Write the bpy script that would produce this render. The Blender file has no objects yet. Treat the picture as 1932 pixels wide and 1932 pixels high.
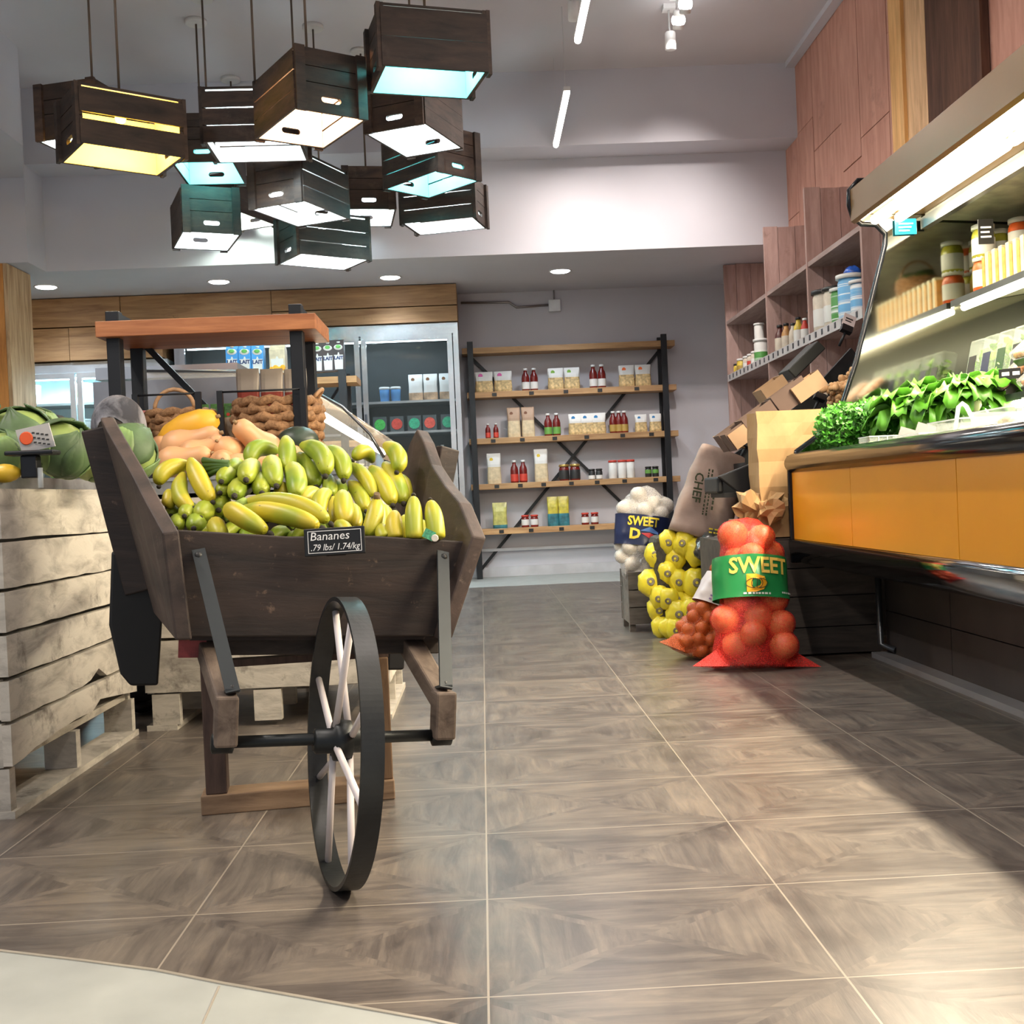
import bpy, bmesh, math, random
from mathutils import Vector, Matrix, noise, geometry
R = random.Random(7)
C = bpy.context.scene.collection
rad = math.radians
# ---------------------------------------------------------------- camera
F = 2130.0; H = 0.72
_a = Vector((-57, -24, F)).normalized()
_r = Vector((1, -.044, 0)); _r.z = -(_r.x*_a.x+_r.y*_a.y)/_a.z; _r.normalize()
_d = _a.cross(_r)
EYE = Vector((0, 0, H))
def ray(u, v):
    c = Vector(((u-966)/F, (v-966)/F, 1.0)); return Vector((c.dot(_r), c.dot(_a), -c.dot(_d)))
def W(u, v, Y): d = ray(u, v); return EYE+d*(Y/d.y)
def Wz(u, v, z): d = ray(u, v); return EYE+d*((z-H)/d.z)
cam = bpy.data.cameras.new('camera'); cam.lens = 36*F/1932; cam.sensor_width = 36; cam.clip_start = .02
co = bpy.data.objects.new('camera', cam); C.objects.link(co)
M3 = Matrix(((_r.x, -_r.y, -_r.z), (_a.x, -_a.y, -_a.z), (-_d.x, _d.y, _d.z)))
co.matrix_world = Matrix.Translation(EYE) @ M3.to_4x4()
bpy.context.scene.camera = co
# ---------------------------------------------------------------- world, exposure, area lights
sc = bpy.context.scene
w = bpy.data.worlds.new('world'); sc.world = w; w.use_nodes = True
w.node_tree.nodes['Background'].inputs[0].default_value = (.80, .88, 1, 1)
w.node_tree.nodes['Background'].inputs[1].default_value = .30
sc.view_settings.view_transform = 'Standard'; sc.view_settings.look = 'None'
sc.view_settings.exposure = 0.9; sc.view_settings.gamma = 1
sc.cycles.max_bounces = 6; sc.cycles.sample_clamp_indirect = 4
sc.cycles.transparent_max_bounces = 12
def lamp(kind, loc, power, color=(1, 1, 1), rot=(0, 0, 0), parent=None, **k):
    l = bpy.data.lights.new('lamp_light', kind); l.energy = power; l.color = color
    for a, b in k.items(): setattr(l, a, b)
    o = bpy.data.objects.new('lamp_light', l); o.location = loc; o.rotation_euler = rot; C.objects.link(o)
    if parent: o.parent = parent
    return o
def strip(loc, sx, sy, power, color, rot=(0, 0, 0)):
    return lamp('AREA', loc, power, color, rot, shape='RECTANGLE', size=sx, size_y=sy)
# row of linear ceiling bars down the aisle (two in view, the row carried on unseen over the camera for lighting)
for y0 in (7.25, 5.35, 3.45, 1.55, -.4):
    strip((.66, y0+.55, 3.285), .05, 1.1, 14, (1, .90, .82))
strip((-2.4, 2.6, 3.6), .05, 1.4, 40, (1, .92, .84)); strip((-2.2, 0, 3.6), .05, 1.4, 30, (1, .92, .84))  # unseen left-hand strips with no housing, added to light that side
# tubes of the refrigerated case
strip((1.66, 2.9, 1.77), .05, 3.4, 80, (1, .86, .64), (0, rad(32), 0))
strip((2.0, 2.9, 1.425), .04, 3.4, 2.2, (1, .88, .62))
strip((1.89, 2.9, .955), .03, 3.4, 1.2, (1, .90, .68))
# ---------------------------------------------------------------- node materials
MATS = {}
def NT(name):
    m = bpy.data.materials.new(name); m.use_nodes = True; t = m.node_tree
    return m, t, t.nodes['Principled BSDF']
def col(c): return (c[0], c[1], c[2], 1)
def node(t, kind, **k):
    n = t.nodes.new(kind)
    for a, b in k.items():
        if a.startswith('i_'):
            key = a[2:]; n.inputs[int(key) if key.isdigit() else key.replace('_', ' ')].default_value = b
        else: setattr(n, a, b)
    return n
def ramp(t, fac, stops):
    n = t.nodes.new('ShaderNodeValToRGB'); e = n.color_ramp.elements
    while len(e) < len(stops): e.new(.5)
    for i, (p, c) in enumerate(stops): e[i].position = p; e[i].color = col(c)
    t.links.new(fac, n.inputs[0]); return n.outputs[0]
def plain(name, c, rough=.6, metal=0, var=.12, scale=6, bump=0, **k):
    if name in MATS: return MATS[name]
    m, t, b = NT(name)
    tc = node(t, 'ShaderNodeTexCoord'); nz = node(t, 'ShaderNodeTexNoise', i_Scale=scale, i_Detail=4.)
    t.links.new(tc.outputs['Object'], nz.inputs['Vector'])
    o = ramp(t, nz.outputs[0], [(.3, [x*(1-var) for x in c]), (.7, [min(1, x*(1+var)) for x in c])])
    t.links.new(o, b.inputs['Base Color'])
    b.inputs['Roughness'].default_value = rough; b.inputs['Metallic'].default_value = metal
    if bump:
        bp = node(t, 'ShaderNodeBump', i_Strength=bump, i_Distance=.01); t.links.new(nz.outputs[0], bp.inputs['Height'])
        t.links.new(bp.outputs[0], b.inputs['Normal'])
    for a, v in k.items(): b.inputs[a.replace('_', ' ')].default_value = v
    MATS[name] = m; return m
def emit(name, c, s):
    if name in MATS: return MATS[name]
    m, t, b = NT(name); b.inputs['Base Color'].default_value = col(c)
    b.inputs['Emission Color'].default_value = col(c); b.inputs['Emission Strength'].default_value = s
    MATS[name] = m; return m
def wood(name, dark, light, grain=(1, 14, 14), rough=.65, contrast=(.35, .65), stain=None, bump=.25, rnd=.25, scale=2.2):
    if name in MATS: return MATS[name]
    m, t, b = NT(name); L = t.links.new
    tc = node(t, 'ShaderNodeTexCoord'); mp = node(t, 'ShaderNodeMapping'); mp.inputs['Scale'].default_value = grain
    oi = node(t, 'ShaderNodeObjectInfo'); ad = node(t, 'ShaderNodeVectorMath', operation='ADD')
    cm = node(t, 'ShaderNodeVectorMath', operation='SCALE'); cm.inputs[3].default_value = 7
    cx = node(t, 'ShaderNodeCombineXYZ'); L(oi.outputs['Random'], cx.inputs[0]); L(oi.outputs['Random'], cx.inputs[1])
    L(cx.outputs[0], cm.inputs[0]); L(tc.outputs['Object'], ad.inputs[0]); L(cm.outputs[0], ad.inputs[1]); L(ad.outputs[0], mp.inputs[0])
    nz = node(t, 'ShaderNodeTexNoise', i_Scale=scale, i_Detail=8., i_Roughness=.62, i_Distortion=.5); L(mp.outputs[0], nz.inputs['Vector'])
    o = ramp(t, nz.outputs[0], [(contrast[0], dark), (contrast[1], light)])
    if stain:
        n2 = node(t, 'ShaderNodeTexNoise', i_Scale=stain[1], i_Detail=6., i_Roughness=.7); L(ad.outputs[0], n2.inputs['Vector'])
        f = ramp(t, n2.outputs[0], [(stain[2], (0, 0, 0)), (stain[3], (1, 1, 1))])
        mx = node(t, 'ShaderNodeMix', data_type='RGBA'); L(f, mx.inputs[0]); L(o, mx.inputs[6]); mx.inputs[7].default_value = col(stain[0]); o = mx.outputs[2]
    hs = node(t, 'ShaderNodeHueSaturation'); mr = node(t, 'ShaderNodeMapRange'); L(oi.outputs['Random'], mr.inputs[0])
    mr.inputs[3].default_value = 1-rnd; mr.inputs[4].default_value = 1+rnd; L(mr.outputs[0], hs.inputs['Value']); L(o, hs.inputs['Color'])
    L(hs.outputs[0], b.inputs['Base Color']); b.inputs['Roughness'].default_value = rough
    bp = node(t, 'ShaderNodeBump', i_Strength=bump, i_Distance=.006); L(nz.outputs[0], bp.inputs['Height']); L(bp.outputs[0], b.inputs['Normal'])
    MATS[name] = m; return m
def clear(name, c=(.9, .95, .95), alpha=.25, rough=.05, spec=.5):
    if name in MATS: return MATS[name]
    m, t, b = NT(name); b.inputs['Base Color'].default_value = col(c); b.inputs['Alpha'].default_value = alpha
    b.inputs['Roughness'].default_value = rough; b.inputs['Specular IOR Level'].default_value = spec
    MATS[name] = m; return m
K = lambda: plain('black_metal', (.010, .0115, .015), .45, .3)
dark_wood = lambda: wood('dark_barrow_wood', (.010, .006, .005), (.042, .024, .018), (2, 2, 16), .62, (.3, .75), ((.16, .10, .07), 30, .62, .75))
crate_wood = lambda: wood('crate_wood', (.010, .006, .0045), (.060, .034, .023), (2, 2, 10), .7, (.3, .7), ((.075, .052, .042), 5, .56, .75), rnd=.3)
white_wood = lambda: wood('whitewashed_wood', (.26, .235, .20), (.58, .535, .46), (3, 3, 9), .8, (.25, .55), ((.14, .12, .10), 7, .57, .72), bump=.4, rnd=.08)
pine = lambda: wood('pine_board', (.28, .14, .055), (.52, .31, .14), (1, 12, 12), .55, (.3, .7))
# ---------------------------------------------------------------- mesh helpers
class MB:
    def __init__(s): s.v = []; s.f = []; s.m = []; s.sm = []
    def add(s, vs, fs, mi=0, smooth=False):
        k = len(s.v); s.v += [Vector(x) for x in vs]
        for f in fs: s.f.append([k+i for i in f]); s.m.append(mi); s.sm.append(smooth)
        return s
    def hexa(s, p, mi=0):   # p: 4 bottom (ccw), 4 top
        return s.add(p, [(3, 2, 1, 0), (4, 5, 6, 7), (0, 1, 5, 4), (1, 2, 6, 5), (2, 3, 7, 6), (3, 0, 4, 7)], mi)
    def box(s, a, b, mi=0, rot=None, pivot=None):
        x0, y0, z0 = a; x1, y1, z1 = b
        p = [Vector(q) for q in ((x0, y0, z0), (x1, y0, z0), (x1, y1, z0), (x0, y1, z0), (x0, y0, z1), (x1, y0, z1), (x1, y1, z1), (x0, y1, z1))]
        if rot is not None:
            c = Vector(pivot) if pivot is not None else (Vector(a)+Vector(b))/2
            p = [c+rot @ (q-c) for q in p]
        return s.hexa(p, mi)
    def bar(s, a, b, w, h, mi=0, up=(0, 0, 1)):
        a = Vector(a); b = Vector(b); d = (b-a).normalized(); u = Vector(up)
        x = d.cross(u)
        if x.length < 1e-4: x = d.cross(Vector((0, 1, 0)))
        x.normalize(); y = x.cross(d)
        q = lambda c: [c-x*w/2-y*h/2, c+x*w/2-y*h/2, c+x*w/2+y*h/2, c-x*w/2+y*h/2]
        p = q(a)+q(b)
        return s.add(p, [(0, 1, 2, 3), (7, 6, 5, 4), (4, 5, 1, 0), (5, 6, 2, 1), (6, 7, 3, 2), (7, 4, 0, 3)], mi)
    def tube(s, pts, r, n=8, mi=0, cap=True, closed=False, squash=1, smooth=True):
        pts = [Vector(p) for p in pts]; rs = r if isinstance(r, (list, tuple)) else [r]*len(pts)
        ref = None; rings = []; N = len(pts)
        for i, p in enumerate(pts):
            d = (pts[(i+1) % N if closed else min(i+1, N-1)]-pts[(i-1) % N if closed else max(i-1, 0)]).normalized()
            if ref is None:
                ref = d.orthogonal().normalized() if abs(d.z) > .9 else Vector((0, 0, 1))
            x = (ref-d*ref.dot(d)).normalized(); y = d.cross(x); ref = x
            rings.append([p+(x*math.cos(2*math.pi*k/n)*squash+y*math.sin(2*math.pi*k/n))*rs[i] for k in range(n)])
        vs = [q for g in rings for q in g]; fs = []
        for i in range(N if closed else N-1):
            for k in range(n):
                a = i*n+k; b = i*n+(k+1) % n; c = ((i+1) % N)*n+(k+1) % n; e = ((i+1) % N)*n+k; fs.append((a, b, c, e))
        s.add(vs, fs, mi, smooth)
        if cap and not closed:
            k0 = len(s.v)-len(vs)
            s.f.append([k0+i for i in reversed(range(n))]); s.m.append(mi); s.sm.append(False)
            s.f.append([k0+(N-1)*n+i for i in range(n)]); s.m.append(mi); s.sm.append(False)
        return s
    def lathe(s, prof, c=(0, 0, 0), n=16, mi=0, rot=None, smooth=True, fn=None, sy=1):
        c = Vector(c); vs = []; fs = []
        for i, (r, z) in enumerate(prof):
            for k in range(n):
                a = 2*math.pi*k/n; rr = r*(fn(a, z) if fn else 1)
                p = Vector((rr*math.cos(a), rr*math.sin(a)*sy, z))
                vs.append(c+(rot @ p if rot is not None else p))
        for i in range(len(prof)-1):
            for k in range(n): fs.append((i*n+k, i*n+(k+1) % n, (i+1)*n+(k+1) % n, (i+1)*n+k))
        fs.append(tuple(reversed(range(n)))); fs.append(tuple((len(prof)-1)*n+k for k in range(n)))
        s.add(vs, fs[:-2], mi, smooth); k0 = len(s.v)-len(vs)
        for f in fs[-2:]: s.f.append([k0+i for i in f]); s.m.append(mi); s.sm.append(False)
        return s
    def prism(s, outer, frame, t, holes=(), mi=0):   # polygon in frame (origin, ax, ay), thickness t along ax x ay
        o, ax, ay = [Vector(q) for q in frame]; nz = ax.cross(ay).normalized()
        loops = [list(outer)]+[list(h) for h in holes]
        tri = geometry.tessellate_polygon([[Vector((x, y, 0)) for x, y in l] for l in loops])
        flat = [p for l in loops for p in l]; N = len(flat)
        P = [o+ax*x+ay*y for x, y in flat]; vs = P+[p+nz*t for p in P]; fs = []
        for a, b, c in tri:
            A, B, D = flat[a], flat[b], flat[c]
            if (B[0]-A[0])*(D[1]-A[1])-(B[1]-A[1])*(D[0]-A[0]) < 0: b, c = c, b
            fs.append((a, c, b)); fs.append((N+a, N+b, N+c))
        k = 0
        for l in loops:
            n = len(l); area = sum(l[i][0]*l[(i+1) % n][1]-l[(i+1) % n][0]*l[i][1] for i in range(n))
            for i in range(n):
                a, b = k+i, k+(i+1) % n
                fl = (area > 0) == (l is loops[0])
                fs.append((a, b, N+b, N+a) if fl else (b, a, N+a, N+b))
            k += n
        return s.add(vs, fs, mi)
    def sphere(s, c, r, n=10, mi=0, scale=(1, 1, 1), rot=None, fn=None):
        c = Vector(c); vs = []; fs = []; m = n//2+1
        for i in range(m+1):
            ph = math.pi*i/m
            for k in range(n):
                a = 2*math.pi*k/n; q = Vector((math.sin(ph)*math.cos(a), math.sin(ph)*math.sin(a), math.cos(ph)))
                rr = r*(fn(q) if fn else 1); q = Vector((q.x*scale[0], q.y*scale[1], q.z*scale[2]))*rr
                vs.append(c+(rot @ q if rot is not None else q))
        for i in range(m):
            for k in range(n): fs.append((i*n+k, (i+1)*n+k, (i+1)*n+(k+1) % n, i*n+(k+1) % n))
        return s.add(vs, fs, mi, True)
    def build(s, name, mats, parent=None, bevel=0, off=None, sub=0):
        me = bpy.data.meshes.new(name)
        o_ = Vector(off) if off is not None else Vector((0, 0, 0))
        me.from_pydata([tuple(v-o_) for v in s.v], [], s.f)
        for m in (mats if isinstance(mats, (list, tuple)) else [mats]): me.materials.append(m)
        for p, mi, sm in zip(me.polygons, s.m, s.sm): p.material_index = mi; p.use_smooth = sm
        me.update(); o = bpy.data.objects.new(name, me); C.objects.link(o)
        if off is not None and parent is None: o.location = o_
        if parent is not None: o.parent = parent
        if bevel:
            b = o.modifiers.new('bevel', 'BEVEL'); b.width = bevel; b.segments = 2; b.limit_method = 'ANGLE'; b.angle_limit = .8
        if sub:
            b = o.modifiers.new('sub', 'SUBSURF'); b.levels = sub; b.render_levels = sub
        return o
def tag(o, label, cat, group=None, kind=None):
    if label: o['label'] = label
    if cat: o['category'] = cat
    if group: o['group'] = group
    if kind: o['kind'] = kind
    return o
def thing(name, label, cat, loc=(0, 0, 0), rot=(0, 0, 0), group=None):
    o = bpy.data.objects.new(name, None); C.objects.link(o); o.location = loc; o.rotation_euler = rot
    o.empty_display_size = .05
    return tag(o, label, cat, group)
def struct(name, mb, mats, **k):
    o = mb.build(name, mats, **k); o['kind'] = 'structure'; return o
def dup(root, loc, rot=None, label=None, group=None, scale=None):
    r = root.copy(); C.objects.link(r); r.location = loc
    if rot is not None: r.rotation_euler = rot
    if label: r['label'] = label
    if group: r['group'] = group
    if scale: r.scale = (scale,)*3
    for ch in list(root.children):
        c = ch.copy(); C.objects.link(c); c.parent = r
        for g in list(ch.children):
            d = g.copy(); C.objects.link(d); d.parent = c
    return r
def Rz(a): return Matrix.Rotation(a, 3, 'Z')
def scribble(rows, w_, h_, mat, parent, fn, seed=0):
    # illegible small print: short strokes in rows
    rr = random.Random(seed); mb = MB()
    for k in range(rows):
        x = -w_/2; z = h_/2-h_*(k+.5)/rows
        while x < w_/2:
            q = rr.uniform(.5, 1.6)*h_/rows*.6; P = [fn(Vector((a, b, 0))) for a, b in ((x, z-h_/rows*.22), (x+q, z-h_/rows*.22), (x+q, z+h_/rows*.22), (x, z+h_/rows*.22))]
            mb.add(P, [(0, 1, 2, 3)]); x += q*1.45
    return mb.build('small_print', mat, parent)
def text(body, size, mat, parent=None, fn=None, loc=(0, 0, 0), rot=None, name='lettering', ext=.0006, shear=0, bold=0, align='CENTER', sx=1):
    cu = bpy.data.curves.new('t', 'FONT'); cu.body = body; cu.size = size; cu.extrude = ext; cu.shear = shear; cu.offset = bold
    cu.align_x = align; cu.align_y = 'CENTER'; cu.resolution_u = 2
    to = bpy.data.objects.new('t', cu); me = bpy.data.meshes.new_from_object(to)
    bpy.data.objects.remove(to); bpy.data.curves.remove(cu)
    me.materials.clear(); me.materials.append(mat); me.name = name
    L = Vector(loc)
    for v in me.vertices:
        p = Vector((v.co.x*sx, v.co.y, v.co.z))
        v.co = fn(p) if fn else L+(rot @ p if rot is not None else Vector((p.x, -p.z, p.y)))
    o = bpy.data.objects.new(name, me); C.objects.link(o)
    if parent is not None: o.parent = parent
    return o
# ================================================================ STRUCTURE
TW, TL, TX, TY = .5227, .399, -.022, 2.025
def floor_mat():
    m, t, b = NT('floor_tiles'); L = t.links.new
    def mth(op, a, c=None, cl=False):
        n = node(t, 'ShaderNodeMath', operation=op, use_clamp=cl)
        for i, q in enumerate((a, c)):
            if q is None: continue
            if isinstance(q, (int, float)): n.inputs[i].default_value = q
            else: L(q, n.inputs[i])
        return n.outputs[0]
    ge = node(t, 'ShaderNodeNewGeometry'); sp = node(t, 'ShaderNodeSeparateXYZ'); L(ge.outputs['Position'], sp.inputs[0])
    x, y = sp.outputs[0], sp.outputs[1]
    tx = mth('DIVIDE', mth('SUBTRACT', x, TX), TW); ty = mth('DIVIDE', mth('SUBTRACT', y, TY), TL)
    ix, iy = mth('FLOOR', tx), mth('FLOOR', ty)
    u = mth('SUBTRACT', mth('SUBTRACT', tx, ix), .5); v = mth('SUBTRACT', mth('SUBTRACT', ty, iy), .5)
    au, av = mth('ABSOLUTE', u), mth('ABSOLUTE', v)
    side = mth('GREATER_THAN', mth('ADD', au, 0), mth('ADD', av, .0))         # 1 = left/right wedges
    band = mth('LESS_THAN', mth('ABSOLUTE', mth('SUBTRACT', au, av)), .055)   # plank along the diagonals
    plank = mth('FLOOR', mth('MULTIPLY', mth('ADD', au, 0), 6.0)); plank2 = mth('FLOOR', mth('MULTIPLY', mth('ADD', v, .5), 5.0))
    idn = mth('ADD', mth('MULTIPLY', side, mth('ADD', plank, mth('MULTIPLY', mth('SIGN', u), 9.0))), mth('MULTIPLY', mth('SUBTRACT', 1, side), mth('ADD', plank2, 31)))
    cx = node(t, 'ShaderNodeCombineXYZ'); L(ix, cx.inputs[0]); L(iy, cx.inputs[1]); L(mth('ADD', idn, mth('MULTIPLY', band, 77)), cx.inputs[2])
    wn = node(t, 'ShaderNodeTexWhiteNoise'); L(cx.outputs[0], wn.inputs['Vector'])
    cy = node(t, 'ShaderNodeCombineXYZ'); L(ix, cy.inputs[0]); L(iy, cy.inputs[1]); cy.inputs[2].default_value = 5.5
    wt = node(t, 'ShaderNodeTexWhiteNoise'); L(cy.outputs[0], wt.inputs['Vector'])
    def grain(sx, sy):
        c = node(t, 'ShaderNodeCombineXYZ'); L(mth('MULTIPLY', x, sx), c.inputs[0]); L(mth('MULTIPLY', y, sy), c.inputs[1])
        L(mth('MULTIPLY', wn.outputs[0], 9), c.inputs[2])
        n = node(t, 'ShaderNodeTexNoise', i_Scale=1., i_Detail=7., i_Roughness=.68, i_Distortion=.7); L(c.outputs[0], n.inputs['Vector']); return n.outputs[0]
    g1, g2 = grain(3.5, 26), grain(30, 3.5)
    g = mth('ADD', mth('MULTIPLY', g2, side), mth('MULTIPLY', g1, mth('SUBTRACT', 1, side)))
    pn = node(t, 'ShaderNodeTexNoise', i_Scale=5.5, i_Detail=5., i_Roughness=.6); L(ge.outputs['Position'], pn.inputs['Vector'])
    tot = mth('ADD', mth('ADD', mth('MULTIPLY', g, .75), mth('MULTIPLY', wn.outputs[0], .07)), mth('ADD', mth('MULTIPLY', pn.outputs[0], .42), mth('MULTIPLY', wt.outputs[0], .07)))
    c = ramp(t, tot, [(.44, (.050, .042, .038)), (.58, (.088, .074, .066)), (.70, (.135, .114, .097)), (.88, (.215, .176, .14))])
    gx = mth('MULTIPLY', mth('SUBTRACT', .5, au), TW); gy = mth('MULTIPLY', mth('SUBTRACT', .5, av), TL)
    gr = mth('LESS_THAN', mth('MINIMUM', gx, gy), .0017)
    mx = node(t, 'ShaderNodeMix', data_type='RGBA'); L(gr, mx.inputs[0]); L(c, mx.inputs[6]); mx.inputs[7].default_value = (.30, .26, .21, 1)
    L(mx.outputs[2], b.inputs['Base Color']); b.inputs['Roughness'].default_value = .42
    L(mth('ADD', mth('MULTIPLY', pn.outputs[0], .2), .23), b.inputs['Roughness'])
    bp = node(t, 'ShaderNodeBump', i_Strength=.18, i_Distance=.003); L(g, bp.inputs['Height']); L(bp.outputs[0], b.inputs['Normal'])
    return m
struct('floor', MB().box((-6.5, -1.5, -.1), (2.6, 9.24, 0)), floor_mat())
pale = plain('pale_stone', (.34, .355, .335), .5, 0, .08, 9)
struct('floor_rear', MB().box((-6.5, 9.24, -.1), (2.6, 10.6, 0)), pale)
edge = [Wz(*p, 0) for p in ((-250, 1783), (0, 1799), (150, 1817), (295, 1836), (420, 1861), (585, 1890), (810, 1930), (1000, 1972), (1150, 2013), (1300, 2062))]
poly = [(p.x, p.y) for p in edge]
outer = [(-3.0, poly[0][1]+.15)]+poly+[(poly[-1][0]+.4, .9), (poly[-1][0]+.5, .2), (-3.0, .2)]
struct('floor_entrance', MB().prism(outer[::-1], ((0, 0, 0), (1, 0, 0), (0, 1, 0)), .004), pale)
mb = MB()
for (a, b) in zip(poly[:-1], poly[1:]): mb.bar((a[0], a[1], .003), (b[0], b[1], .003), .006, .006)
struct('trim_1', mb, plain('brass_strip', (.55, .5, .42), .4, .6))
a = Wz(414, 1866, 0); b = Wz(385, 1932, 0); d = (b-a)
struct('trim_2', MB().bar((a.x, a.y, .0035), (a.x+d.x*3, a.y+d.y*3, .0035), .003, .003), plain('grout', (.30, .27, .22), .9))
white = plain('wall_paint', (.56, .555, .60), .85, 0, .03, 2)
struct('wall_back', MB().box((-6.5, 10.43, 0), (2.6, 10.6, 2.615)), white)
struct('wall_left', MB().box((-6.6, -1.5, 0), (-6.5, 10.6, 3.9)), white)
struct('ceiling', MB().box((-6.5, -1.5, 3.9), (2.6, 8.6, 4.0)), plain('ceiling_paint', (.60, .575, .60), .9, 0, .02, 2))
mb = MB().box((-3.27, 8.8, 2.615), (2.495, 10.6, 3.34)).box((-3.3, 8.47, 3.34), (2.495, 10.6, 3.95)).box((-6.5, 8.45, 2.615), (-3.27, 10.6, 3.95))
mb.prism([(-6.5, -1.5), (-2.99, -1.5), (-2.99, 7.73), (-3.27, 8.45), (-6.5, 8.45)], ((0, 0, 3.24), (1, 0, 0), (0, 1, 0)), .66)
struct('ceiling_bulkhead', mb, white)
salmon = wood('salmon_plank', (.46, .22, .165), (.64, .345, .265), (8, 8, 1.2), .75, (.3, .7), ((.30, .15, .12), 3, .60, .78), .35, .0)
mb = MB(); R.seed(3); y = -1.4
while y < 10.4:
    wd = R.choice((.42, .5, .62, .36)); z = 0
    for zz in sorted([R.uniform(1.2, 2.2), R.uniform(2.5, 3.4), 3.9]):
        mb.box((2.49+R.uniform(0, .008), y+.003, z+.003), (2.54, min(y+wd, 10.45)-.003, zz-.003)); z = zz
    y += wd
struct('wall_right', mb, salmon)
struct('wall_right_backing', MB().box((2.535, -1.5, 0), (2.7, 10.6, 3.9)), plain('backing', (.12, .06, .05), .9))
a = MB().box((2.42, -1.5, 3.86), (2.49, 8.47, 3.9)); struct('trim_3', a, white)
# baseboard and floor-level trunking on the back wall
struct('baseboard_back', MB().box((-.2, 10.40, 0), (2.12, 10.43, .09)).box((-.2, 10.385, .235), (2.12, 10.43, .262)), plain('grey_white', (.55, .55, .58), .6))
# wooden post at the left
t = thing('wooden_post', 'square wooden post at the far left edge, orange front and paler side board', 'post', (-3.8, 8.66, 0))
MB().box((-4.2, 8.43, 0), (-3.45, 8.87, 2.61)).build('post_core', wood('orange_pine', (.36, .14, .03), (.60, .27, .07), (10, 10, 1), .55), t, off=t.location)
MB().box((-3.448, 8.43, 0), (-3.42, 8.87, 2.61)).build('side_board', wood('pale_pine', (.32, .19, .09), (.62, .44, .26), (9, 9, 1), .6), t, off=t.location)
# wood cladding band above the fridges
mb = MB()
for (x0, x1, z0, z1) in ((-4.2, -3.05, 2.36, 2.61), (-3.05, -1.75, 2.36, 2.61), (-1.75, -.14, 2.425, 2.61), (-1.75, -.14, 2.282, 2.42), (-4.2, -3.5, 2.07, 2.355), (-3.5, -2.7, 2.07, 2.355), (-2.7, -1.75, 2.282, 2.355)):
    mb.box((x0+.003, 9.86+R.uniform(0, .01), z0+.003), (x1-.003, 10.42, z1-.003))
tag(mb.build('wood_cladding', wood('cladding', (.22, .115, .05), (.44, .27, .13), (1, 10, 12), .6, (.3, .7), ((.12, .06, .03), 6, .66, .74), .2, 0), off=(-2.2, 10.1, 2.07)),
    'band of wide brown wood planks above the fridges at the back', 'cladding')
# post on the right wall, and the dark of the recess painted on a board
t = thing('wall_post', 'tall light wooden post on the pink wall above the refrigerated case', 'post', (2.42, 6.2, 0))
MB().box((2.45, 5.94, 0), (2.49, 6.40, 3.895)).build('post_board', wood('honey_pine', (.42, .24, .11), (.66, .43, .23), (9, 9, 1), .55), t, off=t.location)
MB().box((2.43, 6.22, 0), (2.45, 6.40, 3.895)).build('edge_board', wood('honey_pine2', (.50, .26, .08), (.72, .43, .16), (9, 9, 1), .55), t, off=t.location)
t = tag(MB().box((2.45, 5.30, 0), (2.49, 5.935, 3.895)).build('recess_board', wood('recess_dark_brown', (.045, .018, .010), (.10, .045, .026), (8, 8, 1), .85), off=(2.47, 5.6, 0)),
        'flat board coloured dark for the recess between the light post and pink planks', 'board')
# ceiling lights ------------------------------------------------
GL = emit('light_white', (.93, .96, 1), 9); GLW = emit('light_warm', (1, .90, .84), 9)
for i, (u, v, nm) in enumerate(((87, 541, 'leftmost, beside the wooden post'), (413, 531, 'second from left, above the black rack'), (736, 523, 'third from left, over the fridge door'), (1057, 511, 'rightmost, above the pasta shelves'))):
    p = Wz(u, v, 2.615)
    t = thing('recessed_light', 'round recessed light in the low ceiling, '+nm, 'ceiling light', (p.x, p.y, 2.615), group='recessed lights in the low ceiling')
    MB().lathe([(.085, -.004), (.095, -.008), (.095, 0)], n=24).build('trim_ring', plain('white_metal', (.8, .8, .8), .4), t)
    MB().lathe([(.04, -.014), (.07, -.011), (.082, -.004), (.082, -.001)], n=24).build('diffuser', GL, t)
    lamp('SPOT', (0, 0, -.03), 34, (.80, .90, 1), (0, 0, 0), t, spot_size=2.3, spot_blend=.8, shadow_soft_size=.07)
for i, (y0, nm) in enumerate(((7.25, 'far thin ceiling light bar in front of the white wall'), (5.35, 'near thin ceiling light bar cut by the top of the picture'), (3.45, 'added out-of-view light bar over the aisle ahead of the camera'), (1.55, 'added out-of-view light bar right above the camera'), (-.4, 'added out-of-view light bar behind the camera'))):
    t = thing('linear_light', nm, 'ceiling light', (.66, y0, 3.3), group='light bars over the aisle')  # bars nearer than the pair in view are added for lighting
    MB().box((-.022, 0, .012), (.022, 1.1, .04)).build('housing', plain('white_metal', 0), t, bevel=.004)
    MB().tube([(0, .01, .004), (0, 1.09, .004)], .02, 10).build('diffuser', GLW, t)
    for yy in (.12, .98): MB().tube([(0, yy, .04), (0, yy, .60)], .0012, 5).build('cable', plain('wire_grey', (.6, .6, .6), .5), t)
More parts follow.
